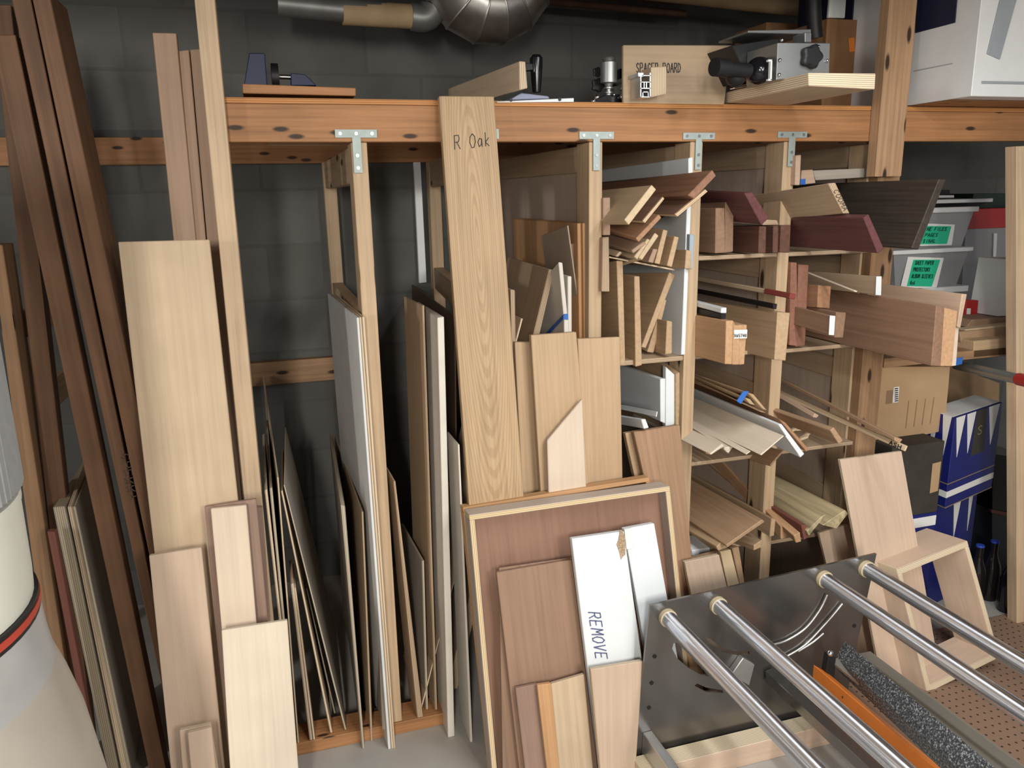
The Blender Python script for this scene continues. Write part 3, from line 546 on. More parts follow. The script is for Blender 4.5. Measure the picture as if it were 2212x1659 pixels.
slab('plank', 'wide rough brown plank with a big knot near its top, beside the far left frame', 'plank', 'brown_rough', [(-0.507, -0.02, 1.857), (-0.4614, -0.02, 1.8586), (-0.3742, -0.02, 0.0), (-0.4144, -0.02, 0.0)], (0.0, 0.05, 0.0), 'long planks standing at the left')
slab('plank', 'long brown plank marked in faint capitals, standing left of its narrow twin', 'plank', 'brown_rough', [(-0.4503, -0.06, 1.934), (-0.4156, -0.06, 1.9357), (-0.3109, -0.06, 0.0), (-0.3328, -0.06, 0.0)], (0.0, 0.14, 0.0), 'long planks standing at the left', None, None, 'cherry')
textfit('CHERRY', 'cherry', (-0.3525, -0.0612, 0.9459), (0.0022, 0.0, -0.115), (-0.0163, 0.0, -0.0022), 0.0022, 'pencil', 'handwriting')
slab('plank', 'tall narrow brown plank with its shaded side face towards the three pink strips', 'plank', 'brown_rough', [(-0.4096, -0.075, 1.9325), (-0.3769, -0.075, 1.9341), (-0.245, -0.075, 0.0), (-0.2965, -0.075, 0.0)], (0.0, 0.16, 0.0), 'long planks standing at the left')
slab('plank', 'dim short plank end behind the knotty plank, top left corner', 'plank', 'brown_rough', [(-0.5334, 0.12, 1.9426), (-0.494, 0.12, 1.9443), (-0.5763, 0.12, -0.0), (-0.6255, 0.12, 0.0)], (0.0, 0.04, 0.0), 'long planks standing at the left')
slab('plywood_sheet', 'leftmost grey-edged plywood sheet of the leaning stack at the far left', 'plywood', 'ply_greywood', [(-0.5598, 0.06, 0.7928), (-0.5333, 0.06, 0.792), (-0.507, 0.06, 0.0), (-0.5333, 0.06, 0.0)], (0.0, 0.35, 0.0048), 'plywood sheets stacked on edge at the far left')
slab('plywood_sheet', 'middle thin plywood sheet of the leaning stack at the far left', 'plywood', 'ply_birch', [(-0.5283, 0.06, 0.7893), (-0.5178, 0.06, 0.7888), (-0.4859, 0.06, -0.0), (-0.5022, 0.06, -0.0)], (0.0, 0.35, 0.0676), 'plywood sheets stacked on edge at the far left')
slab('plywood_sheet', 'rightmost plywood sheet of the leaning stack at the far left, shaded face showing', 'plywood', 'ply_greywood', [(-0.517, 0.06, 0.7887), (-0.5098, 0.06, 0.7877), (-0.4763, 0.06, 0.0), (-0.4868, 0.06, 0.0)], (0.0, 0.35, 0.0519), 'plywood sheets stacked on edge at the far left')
slab('board', 'thin reddish board standing beside the far left post', 'board', 'red_board', [(-0.5696, 0.02, 0.7471), (-0.5525, 0.02, 0.7445), (-0.5406, 0.02, 0.0), (-0.5567, 0.02, 0.0)], (0.0, 0.02, 0.0), 'plywood sheets stacked on edge at the far left')
slab('board', 'wide pinkish board of three standing behind the pale post, leftmost and tallest', 'board', 'pink_wood', [(-0.2051, 0.05, 1.8846), (-0.1553, 0.05, 1.8851), (-0.1859, 0.05, -0.0), (-0.2371, 0.05, 0.0)], (0.0, 0.03, 0.0), 'pinkish boards behind the pale post')
slab('board', 'middle narrow pinkish board of three behind the pale post', 'board', 'pink_wood', [(-0.1552, 0.06, 1.8495), (-0.1326, 0.06, 1.8525), (-0.1691, 0.06, -0.0), (-0.1976, 0.06, 0.0)], (0.0, 0.1, 0.0), 'pinkish boards behind the pale post')
slab('board', 'right narrow pinkish board of three, tight behind the pale post', 'board', 'pink_wood', [(-0.1305, 0.06, 1.8532), (-0.1055, 0.06, 1.8553), (-0.1334, 0.06, 0.0), (-0.1653, 0.06, 0.0)], (0.0, 0.1, 0.0), 'pinkish boards behind the pale post')
slab('plywood_board', 'wide yellowish plywood board, tallest of the leaning front row at left', 'board', 'ply_yellow', [(-0.311, -0.084, 1.4325), (-0.1243, -0.0841, 1.4309), (-0.1173, -0.17, 0.0), (-0.3215, -0.17, 0.0)], (0.0, 0.019, -0.0011), 'boards leaning in the front row at left')
slab('plywood_board', 'tan plywood board leaning in front of the wide yellowish one', 'board', 'ply_pink', [(-0.3176, -0.1908, 0.7395), (-0.2065, -0.1906, 0.742), (-0.2103, -0.25, 0.0), (-0.33, -0.25, 0.0)], (0.0, 0.012, -0.001), 'boards leaning in the front row at left')
slab('board', 'brown board edge behind the pale pink-streaked panel', 'board', 'walnut_pink', [(-0.1935, -0.1531, 0.8249), (-0.0791, -0.1528, 0.8291), (-0.0803, -0.215, 0.0), (-0.2035, -0.215, 0.0)], (0.0, 0.012, -0.0009), 'boards leaning in the front row at left')
slab('board', 'dark purplish board between the pale panel and the thin sheets', 'board', 'walnut_pink', [(-0.1033, -0.0613, 0.7736), (-0.0701, -0.0615, 0.7708), (-0.0897, -0.1, 0.0), (-0.1366, -0.1, 0.0)], (0.0, 0.019, -0.0009), 'boards leaning in the front row at left')
slab('panel', 'pale pink-streaked panel standing behind the white blank panel', 'panel', 'maple', [(-0.1775, -0.1844, 0.8303), (-0.1, -0.1846, 0.8285), (-0.1124, -0.255, 0.0), (-0.1901, -0.255, 0.0)], (0.0, 0.012, -0.001), 'boards leaning in the front row at left')
slab('panel', 'blank whitish plywood panel, lowest front panel of the left row', 'panel', 'ply_pale', [(-0.1773, -0.2622, 0.5648), (-0.033, -0.2624, 0.563), (-0.0435, -0.33, 0.0), (-0.1993, -0.33, 0.0)], (0.0, 0.0119, -0.0014), 'boards leaning in the front row at left')
slab('offcut', 'small tan offcut at the bottom left, rear one of two', 'offcut', 'ply_pink', [(-0.2903, -0.2745, 0.3391), (-0.2222, -0.2744, 0.3401), (-0.21, -0.305, 0.0), (-0.3002, -0.305, 0.0)], (0.0, 0.012, -0.0011), 'boards leaning in the front row at left')
slab('offcut', 'small tan offcut at the bottom left, front one of two', 'offcut', 'ply_pink', [(-0.2701, -0.3004, 0.3462), (-0.219, -0.3002, 0.3481), (-0.2223, -0.335, 0.0), (-0.2762, -0.335, 0.0)], (0.0, 0.0119, -0.0012), 'boards leaning in the front row at left')
slab('hardboard_sheet', 'tallest thin sheet of the fan behind the pale post, tip at the wall rail', 'sheet', 'ply_birch', [(-0.0292, 0.0, 0.8234), (-0.0254, 0.0, 0.8229), (-0.0381, 0.0, 0.04), (-0.0423, 0.0, 0.04)], (-0.0299, 1.0, 0.0557), 'sheets on edge in the first bay')
slab('hardboard_sheet', 'leftmost thin sheet of the fan, hard against the pale post', 'sheet', 'ply_birch', [(-0.0627, -0.01, 0.7954), (-0.0556, -0.01, 0.7986), (-0.0485, -0.01, 0.04), (-0.0554, -0.01, 0.04)], (-0.0061, 0.5179, 0.0), 'sheets on edge in the first bay')
slab('hardboard_sheet', 'second thin sheet from the left in the fan, grey top corner', 'sheet', 'ply_greywood', [(-0.0505, 0.005, 0.7946), (-0.0435, 0.005, 0.7958), (-0.0449, 0.005, 0.04), (-0.0514, 0.005, 0.04)], (-0.0075, 0.6715, 0.0), 'sheets on edge in the first bay')
slab('hardboard_sheet', 'short pair of thin strips low in the middle of the fan, left one', 'sheet', 'ply_pink', [(-0.0207, 0.0, 0.521), (-0.0126, 0.0, 0.5245), (-0.0015, 0.0, 0.04), (-0.0097, 0.0, 0.04)], (0.0, 0.15, 0.0), 'sheets on edge in the first bay')
slab('hardboard_sheet', 'short pair of thin strips low in the middle of the fan, right one', 'sheet', 'ply_birch', [(-0.0125, 0.0, 0.5096), (-0.0082, 0.0, 0.5089), (0.0052, 0.0, 0.04), (-0.0001, 0.0, 0.04)], (0.0, 0.15, 0.0), 'sheets on edge in the first bay')
slab('hardboard_sheet', 'thin sheet of the fan next to the rightmost one, bowed slightly', 'sheet', 'ply_birch', [(-0.0231, 0.015, 0.7788), (-0.019, 0.015, 0.7812), (0.054, 0.015, 0.04), (0.048, 0.015, 0.04)], (0.0093, 0.3752, 0.0), 'sheets on edge in the first bay')
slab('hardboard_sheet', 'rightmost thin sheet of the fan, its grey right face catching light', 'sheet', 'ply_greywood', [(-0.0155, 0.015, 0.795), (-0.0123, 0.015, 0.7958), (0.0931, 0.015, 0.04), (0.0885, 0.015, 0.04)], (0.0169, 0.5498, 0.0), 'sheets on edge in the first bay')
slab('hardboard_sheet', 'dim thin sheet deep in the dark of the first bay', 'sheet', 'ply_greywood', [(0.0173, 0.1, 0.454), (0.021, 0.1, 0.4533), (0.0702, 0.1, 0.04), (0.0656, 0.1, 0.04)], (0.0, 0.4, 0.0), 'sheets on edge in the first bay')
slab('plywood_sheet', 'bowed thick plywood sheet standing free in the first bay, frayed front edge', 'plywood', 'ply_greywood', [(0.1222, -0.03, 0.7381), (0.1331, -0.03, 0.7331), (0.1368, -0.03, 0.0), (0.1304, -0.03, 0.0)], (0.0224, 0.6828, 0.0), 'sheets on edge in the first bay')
slab('plywood_sheet', 'tan sheet in the shade just left of the tall white-faced sheet', 'plywood', 'ply_tan', [(0.1771, -0.005, 0.7017), (0.1816, -0.005, 0.701), (0.1634, -0.005, 0.0), (0.1575, -0.005, 0.0)], (-0.0116, 0.7269, 0.0), 'sheets on edge in the first bay')
slab('melamine_sheet', 'tall white-faced sheet left of the first T-plate post, outermost of the pack', 'plywood', 'white_ply', [(0.1929, -0.055, 1.2289), (0.1986, -0.055, 1.2298), (0.2075, -0.055, 0.0), (0.2002, -0.055, 0.0)], (-0.0293, 0.5431, 0.0), 'sheets on edge in the first bay')
slab('plywood_sheet', 'middle striped-edge sheet of the pack behind the tall white-faced one', 'plywood', 'ply_birch', [(0.1994, -0.055, 1.2297), (0.2044, -0.055, 1.2303), (0.2149, -0.055, 0.0), (0.2085, -0.055, 0.0)], (-0.0266, 0.5311, 0.0), 'sheets on edge in the first bay')
slab('plywood_sheet', 'innermost striped-edge sheet of the pack, against the first T-plate post', 'plywood', 'ply_birch', [(0.2056, -0.055, 1.2302), (0.2121, -0.055, 1.2306), (0.2199, -0.055, 0.0), (0.2154, -0.055, 0.0)], (-0.0247, 0.5232, 0.0), 'sheets on edge in the first bay')
slab('plywood_strip', 'short greenish plywood strip low down beside the first T-plate post', 'plywood', 'ply_greywood', [(0.2038, -0.02, 0.6387), (0.2184, -0.02, 0.5945), (0.2103, -0.02, 0.04), (0.1911, -0.02, 0.04)], (0.0, 0.25, 0.0), 'sheets on edge in the first bay')
slab('plywood_sheet', 'tan low sheet leaning in the second bay, closest to the first T-plate post', 'plywood', 'ply_tan', [(0.2664, 0.0, 0.7729), (0.2719, 0.0, 0.7745), (0.3122, 0.0, 0.04), (0.2956, 0.0, 0.04)], (-0.004, 0.1219, 0.0), 'sheets on edge in the second bay')
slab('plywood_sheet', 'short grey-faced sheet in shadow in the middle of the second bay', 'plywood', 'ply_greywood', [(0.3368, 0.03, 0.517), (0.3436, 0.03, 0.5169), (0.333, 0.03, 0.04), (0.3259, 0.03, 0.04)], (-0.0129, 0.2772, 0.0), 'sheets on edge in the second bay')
slab('mdf_sheet', 'tall tan-faced sheet in the second bay, rear of the tall pair', 'sheet', 'ply_tan', [(0.3707, 0.02, 1.2389), (0.376, 0.02, 1.2395), (0.3585, 0.02, 0.04), (0.3516, 0.02, 0.04)], (-0.0128, 0.2122, 0.0), 'sheets on edge in the second bay')
slab('plywood_sheet', 'tall pale grey sheet with striped edge in the second bay, front of a pair', 'plywood', 'white_ply2', [(0.3929, -0.06, 1.2167), (0.4102, -0.06, 1.2185), (0.3909, -0.06, 0.0), (0.3713, -0.06, 0.0)], (0.0, 0.34, -0.0035), 'sheets on edge in the second bay')
slab('plywood_sheet', 'low grey bowed sheet in the second bay, just left of the oak plank', 'plywood', 'white_ply2', [(0.4241, -0.1, 0.89), (0.4289, -0.1, 0.8895), (0.4345, -0.1, 0.0), (0.4274, -0.1, 0.0)], (-0.0012, 0.122, 0.0), 'sheets on edge in the second bay')
slab('board', 'dark brown sheet high in the back of the second bay, behind the tall pair', 'sheet', 'brown_dark', [(0.4947, 0.2, 1.1784), (0.4997, 0.2, 1.1805), (0.4677, 0.2, 0.04), (0.4622, 0.2, 0.04)], (0.034, 0.9459, 0.0), 'sheets on edge in the second bay')
slab('wall_paint_strip', 'strip of white paint on the block wall in the second bay', 'board', 'melamine', [(0.5494, 1.03, 1.661), (0.5758, 1.03, 1.6642), (0.5783, 1.03, 1.1901), (0.5491, 1.03, 1.188)], (0.0, 0.02, 0.0), 'sheets on edge in the second bay')  # white paint on the wall, added as a thin raised slab
slab('oak_plank', 'long pale oak plank with arched grain and handwriting, across the orange beam', 'plank', 'oak', [(0.4271, -0.0312, 1.75), (0.564, -0.0312, 1.7509), (0.6164, -0.18, 0.0), (0.4558, -0.18, 0.0)], (0.0, 0.0219, -0.0019), None, None, None, 'oak')
textfit('R Oak', 'oak', (0.4581, -0.0431, 1.6252), (0.0913, 0.0007, 0.0086), (0.0003, 0.0028, 0.0325), 0.0018, 'ink', 'handwriting')
slab('board', 'orange pine board right of the oak plank, against the second T-plate post', 'board', 'pine_yellow', [(0.8239, 0.03, 1.4359), (0.8362, 0.03, 1.4367), (0.8573, 0.03, 0.04), (0.8432, 0.03, 0.04)], (0.0, 0.6, 0.0), 'boards stood right of the oak plank')
slab('board', 'second orange pine board right of the oak plank, slightly set back', 'board', 'pine_yellow', [(0.8144, 0.045, 1.4347), (0.8284, 0.045, 1.4354), (0.8511, 0.045, 0.04), (0.8388, 0.045, 0.04)], (0.0, 0.6, -0.001), 'boards stood right of the oak plank')
slab('mdf_sheet', 'tall grey-brown sheet right of the oak plank, slanting thin edge', 'sheet', 'mdf', [(0.79, 0.06, 1.429), (0.7941, 0.06, 1.4296), (0.9946, 0.06, 0.04), (0.9902, 0.06, 0.04)], (0.0, 0.22, -0.0363), 'boards stood right of the oak plank')
slab('mdf_strip', 'narrow brown sheet just right of the slanting grey-brown sheet', 'sheet', 'brown_mid', [(0.8088, 0.075, 1.3765), (0.8188, 0.075, 1.3781), (0.9391, 0.075, 0.04), (0.9677, 0.075, 0.04)], (0.0, 0.13, 0.0), 'boards stood right of the oak plank')
slab('board', 'thick tan board leaning left behind the three front oak boards', 'board', 'ply_tan', [(0.7503, 0.1, 1.3085), (0.767, 0.1, 1.305), (0.4393, 0.1, 0.04), (0.405, 0.1, 0.04)], (0.0, 0.4, 0.0073), 'boards stood right of the oak plank')
slab('melamine_board', 'white-faced pointed board standing behind the blue-taped offcut', 'board', 'white_ply2', [(0.7548, 0.035, 1.3337), (0.7665, 0.035, 1.3316), (0.8922, 0.035, 0.04), (0.8746, 0.035, 0.04)], (0.0, 0.3, -0.1404), 'boards stood right of the oak plank')
slab('strip', 'narrow white strip right of the white-faced pointed board', 'strip', 'white_ply2', [(0.7795, 0.03, 1.2938), (0.791, 0.03, 1.2932), (0.7943, 0.03, 0.04), (0.7882, 0.03, 0.04)], (0.0, 0.2, 0.0), 'boards stood right of the oak plank')
slab('strip', 'thin strip tilted beside the oak plank at its right edge', 'strip', 'ply_birch', [(0.6432, 0.03, 1.1868), (0.648, 0.03, 1.1846), (0.3082, 0.03, 0.04), (0.3121, 0.03, 0.04)], (0.0, 0.3, 0.0), 'boards stood right of the oak plank')
slab('board', 'narrow tan board just right of the oak plank, half hidden by it', 'board', 'ply_tan', [(0.6117, 0.02, 1.2676), (0.6242, 0.02, 1.2654), (0.62, 0.02, 0.04), (0.6125, 0.02, 0.04)], (0.0, 0.3, 0.0), 'boards stood right of the oak plank')
slab('offcut', 'white offcut with torn blue tape along its sloped top', 'offcut', 'white_ply2', [(0.7552, -0.005, 1.1948), (0.7679, -0.005, 1.1916), (0.7722, -0.005, 0.9), (0.7537, -0.005, 0.9)], (0.0, 0.24, -0.1255), 'boards stood right of the oak plank', None, None, 'taped')
tapetop('taped', 'blue_tape')
slab('oak_board', 'short tan board, leftmost of three in front of the second T-plate post', 'board', 'oak_tan', [(0.6082, -0.0208, 1.1317), (0.6576, -0.021, 1.1281), (0.6802, -0.1, 0.0), (0.619, -0.1, 0.0)], (0.0, 0.02, -0.0014), 'tan boards leaning before the second divider')
slab('oak_board', 'middle tan board of three in front of the second T-plate post, tallest', 'board', 'oak_tan', [(0.6421, -0.0569, 1.154), (0.7702, -0.0569, 1.1536), (0.8311, -0.155, 0.0), (0.6672, -0.155, 0.0)], (0.0, 0.0199, -0.0017), 'tan boards leaning before the second divider')
slab('oak_board', 'right tan board of three in front of the second T-plate post', 'board', 'oak_tan', [(0.7795, -0.0438, 1.1319), (0.9036, -0.0441, 1.1281), (0.8982, -0.14, 0.0), (0.795, -0.14, 0.0)], (0.0, 0.0199, -0.0017), 'tan boards leaning before the second divider')
slab('panel', 'pale panel with a slanted cut corner leaning on the middle tan board', 'panel', 'maple', [(0.7706, -0.0989, 0.9779), (0.7828, -0.185, 0.0), (0.6573, -0.185, 0.0), (0.6662, -0.108, 0.8753)], (0.0, 0.012, -0.0011))
thing('trayA', 'drawer_tray', 'orange-edged shallow tray leaning behind the large greyish one', 'tray', (0.7872, -0.205, 0.0))
slab('top_rail', None, None, 'pine_yellow', [(0.4244, -0.1322, 0.728), (0.9573, -0.1308, 0.7424), (0.96, -0.132, 0.7298), (0.4249, -0.1335, 0.7151)], (0.0, 0.0348, -0.0035), None, 'trayA')
slab('side_rail', None, None, 'pine_yellow', [(0.4249, -0.1335, 0.7151), (0.4379, -0.1335, 0.7154), (0.4682, -0.205, 0.0004), (0.4552, -0.205, 0.0)], (0.0, 0.0348, -0.0035), None, 'trayA')
slab('side_rail', None, None, 'pine_yellow', [(0.947, -0.1321, 0.7294), (0.96, -0.132, 0.7298), (1.1193, -0.205, 0.0), (1.1063, -0.205, -0.0004)], (0.0, 0.0348, -0.0035), None, 'trayA')
slab('back_panel', None, None, 'brown_mid', [(0.4379, -0.0956, 0.7117), (0.947, -0.0942, 0.7256), (1.1063, -0.1672, -0.0041), (0.4682, -0.1672, -0.0034)], (0.0, 0.006, -0.0006), None, 'trayA')
thing('trayB', 'drawer_tray', 'large open tray with plywood rim and reddish brown floor, in front', 'tray', (0.7447, -0.28, -0.0))
slab('top_rail', None, None, 'ply_greyrim', [(0.4223, -0.2063, 0.7369), (0.9816, -0.206, 0.74), (0.9828, -0.2074, 0.7261), (0.4228, -0.2077, 0.7229)], (0.0, 0.0547, -0.0055), None, 'trayB')
slab('side_rail', None, None, 'ply_greyrim', [(0.4228, -0.2077, 0.7229), (0.4368, -0.2077, 0.723), (0.4586, -0.28, 0.0001), (0.4446, -0.28, -0.0)], (0.0, 0.0547, -0.0055), None, 'trayB')
slab('side_rail', None, None, 'ply_greyrim', [(0.9688, -0.2074, 0.726), (0.9828, -0.2074, 0.7261), (1.0448, -0.28, 0.0), (1.0308, -0.28, -0.0001)], (0.0, 0.0547, -0.0055), None, 'trayB')
slab('back_panel', None, None, 'tray_brown', [(0.4368, -0.1629, 0.7185), (0.9688, -0.1626, 0.7215), (1.0308, -0.2352, -0.0046), (0.4586, -0.2352, -0.0044)], (0.0, 0.006, -0.0006), None, 'trayB')
slab('panel', 'brown panel leaning inside the large tray, rear of the pair', 'panel', 'walnut_panel', [(0.4925, -0.2204, 0.587), (0.6957, -0.2208, 0.5841), (0.7348, -0.285, 0.0), (0.4699, -0.285, 0.0)], (0.0, 0.006, -0.0007), 'panels leaning in the tray')
slab('panel', 'wide brown panel leaning inside the large tray, front of the pair', 'panel', 'walnut_panel', [(0.4812, -0.2366, 0.5845), (0.6854, -0.2364, 0.5865), (0.7325, -0.305, 0.0), (0.5141, -0.305, 0.0)], (0.0, 0.0119, -0.0014), 'panels leaning in the tray')
slab('melamine_board', 'bright white panel lettered in blue capitals, leaning in the large tray', 'panel', 'melamine', [(0.6765, -0.2596, 0.6566), (0.8219, -0.2598, 0.6555), (0.8897, -0.345, 0.0), (0.7251, -0.345, 0.0)], (0.0, 0.0178, -0.0023), 'panels leaning in the tray', None, None, 'rem')
textfit('REMOVE', 'rem', (0.7116, -0.2868, 0.4569), (0.0148, -0.0166, -0.1277), (0.0326, -0.001, -0.0078), 0.003, 'ink_blue', 'handwriting')
chip('rem', (0.813, -0.2658, 0.6248), 0.02, 0.035)
slab('melamine_board', 'narrow white panel with a screwed bracket, right of the lettered one', 'panel', 'melamine', [(0.8301, -0.2433, 0.6538), (0.9183, -0.2429, 0.6566), (1.0138, -0.325, 0.0), (0.9231, -0.325, 0.0)], (0.0, 0.0179, -0.0022), 'panels leaning in the tray', None, None, 'rem2')
slab('bracket', None, None, 'white_metal', [(0.829, -0.248, 0.6537), (0.8498, -0.2477, 0.6559), (0.854, -0.2547, 0.6), (0.8332, -0.2546, 0.6006)], (0.0, 0.003, -0.0004), None, 'rem2')
slab('panel', 'greyish brown panel low at left in front of the tray', 'panel', 'walnut_pink', [(0.5073, -0.2946, 0.2834), (0.5674, -0.2945, 0.2838), (0.5851, -0.33, 0.0), (0.5238, -0.33, 0.0)], (0.0, 0.0119, -0.0015), 'panels leaning in the tray')
slab('board', 'narrow orange board among the low panels in front of the tray', 'board', 'pine_yellow', [(0.5609, -0.3106, 0.2918), (0.5984, -0.311, 0.2893), (0.6116, -0.348, 0.0), (0.5775, -0.348, 0.0)], (0.0, 0.0119, -0.0015), 'panels leaning in the tray')
slab('panel', 'pale yellow plywood panel low in front of the tray', 'panel', 'ply_yellow', [(0.5985, -0.3107, 0.2869), (0.6908, -0.3097, 0.2944), (0.7041, -0.348, 0.0), (0.6098, -0.348, 0.0)], (0.0, 0.0119, -0.0015), 'panels leaning in the tray')
slab('panel', 'tan panel leaning on the lettered white panel, lower right', 'panel', 'ply_pink', [(0.6939, -0.3455, 0.3301), (0.8407, -0.3464, 0.3243), (0.7993, -0.395, 0.0), (0.7073, -0.395, 0.0)], (0.0, 0.0158, -0.0024), 'panels leaning in the tray')
slab('melamine_board', 'long white board at the very top of the left cubby', 'board', 'melamine', [(1.1232, 0.0, 1.6022), (1.1368, 0.0, 1.605), (1.1384, 0.0, 1.5621), (1.1247, 0.0, 1.5608)], (0.0, 0.8, -0.0146), 'boards piled in the upper left cubby')
slab('plank', 'big reddish brown plank slanting at the top of the left cubby', 'plank', 'mahog', [(1.1151, -0.14, 1.5665), (1.1268, -0.14, 1.5517), (1.0652, -0.14, 1.4945), (1.0455, -0.14, 1.5037)], (0.0, 0.75, -0.02), 'boards piled in the upper left cubby')
slab('plywood_board', 'brown-faced plywood with a pale stepped edge below the big slanting plank', 'board', 'brown_ply', [(1.1065, -0.12, 1.5193), (1.1163, -0.12, 1.512), (1.0293, -0.12, 1.4492), (1.0201, -0.12, 1.4573)], (0.0, 0.6, 0.0), 'boards piled in the upper left cubby')
slab('plywood_board', 'small brown-faced plywood with pale edge beside the pale slanting board', 'board', 'brown_ply', [(0.979, -0.13, 1.5026), (0.9855, -0.13, 1.4962), (0.9315, -0.13, 1.4363), (0.9223, -0.13, 1.4436)], (0.0, 0.5, 0.0), 'boards piled in the upper left cubby')
slab('board', 'pale straw-coloured slanting board in the left cubby', 'board', 'ash', [(0.9377, -0.15, 1.5318), (0.9505, -0.15, 1.5199), (0.8758, -0.15, 1.434), (0.8633, -0.15, 1.4475)], (0.0, 0.5, -0.014), 'boards piled in the upper left cubby')
slab('block', 'short brown block end wedged upright at the top left of the left cubby', 'block', 'pink_wood', [(0.866, -0.01, 1.5018), (0.8867, -0.01, 1.5021), (0.888, -0.01, 1.4029), (0.8668, -0.01, 1.4029)], (0.0, 0.3, 0.0), 'boards piled in the upper left cubby')
slab('block', 'longer tan block end standing under the short brown one at the left of the cubby', 'block', 'ply_tan', [(0.8612, -0.02, 1.3976), (0.8795, -0.02, 1.3992), (0.8825, -0.02, 1.2514), (0.8593, -0.02, 1.2527)], (0.0, 0.3, 0.0), 'boards piled in the upper left cubby')
slab('board', 'orange-brown slanting board beneath the pale straw-coloured one', 'board', 'orange_brown', [(0.9798, -0.11, 1.4568), (0.9881, -0.11, 1.448), (0.9241, -0.11, 1.3879), (0.9151, -0.11, 1.3972)], (0.0, 0.45, 0.0375), 'boards piled in the upper left cubby')
slab('board', 'pinkish board lying under the orange-brown slanting one', 'board', 'pink_wood', [(0.9484, -0.09, 1.3879), (0.9566, -0.09, 1.3814), (0.9182, -0.09, 1.3574), (0.9133, -0.09, 1.3656)], (0.0, 0.4, 0.0206), 'boards piled in the upper left cubby')
slab('board', 'dim grey-tan board end at the bottom left of the slanting pile', 'board', 'ply_tan', [(0.9023, -0.04, 1.3609), (0.9105, -0.04, 1.3572), (0.8984, -0.04, 1.3455), (0.8902, -0.04, 1.348)], (0.0, 0.4, 0.0175), 'boards piled in the upper left cubby')
slab('stick', 'pale stick end leaning low in the left cubby, left of its twin', 'stick', 'ash', [(0.9692, -0.07, 1.3935), (0.9796, -0.07, 1.3876), (0.9404, -0.07, 1.3391), (0.9305, -0.07, 1.3469)], (0.0, 0.4, 0.0), 'boards piled in the upper left cubby')
slab('stick', 'pale stick end leaning low in the left cubby, right of its twin', 'stick', 'ash', [(0.9881, -0.075, 1.4088), (0.9994, -0.075, 1.4003), (0.9519, -0.075, 1.3382), (0.9411, -0.075, 1.3445)], (0.0, 0.4, -0.0842), 'boards piled in the upper left cubby')
slab('stick', 'pinkish stick end standing upright in the pile of the left cubby', 'stick', 'pink_wood', [(0.9914, -0.06, 1.3645), (1.0051, -0.06, 1.3639), (0.9923, -0.06, 1.3264), (0.9777, -0.06, 1.3308)], (0.0, 0.4, 0.0), 'boards piled in the upper left cubby')
slab('board', 'tan board end leaning upright in the left cubby, left of its twin', 'board', 'oak_tan', [(1.0231, -0.055, 1.415), (1.0366, -0.055, 1.4116), (1.0147, -0.055, 1.322), (0.9995, -0.055, 1.3257)], (0.0, 0.5, 0.0227), 'boards piled in the upper left cubby')
slab('board', 'tan board end leaning upright in the left cubby, right of its twin', 'board', 'oak_tan', [(1.049, -0.07, 1.3969), (1.0626, -0.07, 1.3935), (1.044, -0.07, 1.3143), (1.0287, -0.07, 1.3188)], (0.0, 0.5, 0.0091), 'boards piled in the upper left cubby')
slab('board', 'squarish tan board end low at the right of the pile', 'board', 'oak_tan', [(1.0801, -0.08, 1.3603), (1.0962, -0.08, 1.357), (1.098, -0.08, 1.3081), (1.0776, -0.08, 1.3091)], (0.0, 0.4, -0.0169), 'boards piled in the upper left cubby')
slab('board', 'orange board deep in the pile behind the squarish tan end', 'board', 'orange_brown', [(1.1313, 0.0, 1.4011), (1.1366, 0.0, 1.3998), (1.1384, 0.0, 1.3514), (1.1331, 0.0, 1.3516)], (0.0, 0.4, -0.0094), 'boards piled in the upper left cubby')
slab('strip', 'blue-grey strip against the third T-plate post', 'strip', 'blue_grey', [(1.1236, -0.02, 1.3983), (1.1385, -0.02, 1.3948), (1.1359, -0.02, 1.3003), (1.1236, -0.02, 1.3009)], (0.0, 0.3, 0.0), 'boards piled in the upper left cubby')
slab('melamine_board', 'tall white panel lining the right of the left cubby', 'board', 'melamine', [(1.1216, -0.003, 1.4784), (1.1346, -0.003, 1.48), (1.1303, -0.003, 1.0532), (1.1176, -0.003, 1.0534)], (0.0, 0.75, -0.1978), 'boards piled in the upper left cubby')
slab('shelf_strip', 'thin tilted plywood shelf across the left cubby under the pile', 'shelf', 'ply_birch', [(0.8852, -0.01, 1.3463), (1.0845, -0.01, 1.3031), (1.0846, -0.01, 1.298), (0.8853, -0.01, 1.3421)], (0.0, 0.5, 0.0))
slab('board', 'tan board standing at the left of the lower left cubby', 'board', 'oak_tan', [(0.9073, -0.01, 1.334), (0.926, -0.01, 1.3317), (0.9378, -0.01, 1.0379), (0.9214, -0.01, 1.0393)], (0.0, 0.5, -0.0669), 'boards standing in the lower left cubby')
slab('board', 'thick tan board standing second from left in the lower left cubby', 'board', 'oak_tan', [(0.9612, -0.01, 1.2885), (0.9773, -0.01, 1.2877), (0.9895, -0.01, 1.0348), (0.9691, -0.01, 1.0317)], (0.0, 0.5, -0.0072), 'boards standing in the lower left cubby')
slab('board', 'tan board leaning right in the lower left cubby, front of the pair', 'board', 'oak_tan', [(1.0744, 0.0, 1.2937), (1.0922, 0.0, 1.2847), (1.0054, 0.0, 1.0812), (0.9913, 0.0, 1.0855)], (0.0, 0.5, -0.0482), 'boards standing in the lower left cubby')
slab('board', 'tan board leaning right in the lower left cubby, back of the pair', 'board', 'oak_tan', [(1.0846, 0.05, 1.2105), (1.0946, 0.05, 1.2074), (1.0561, 0.05, 1.0538), (1.0353, 0.05, 1.0583)], (0.0, 0.4, 0.016), 'boards standing in the lower left cubby')
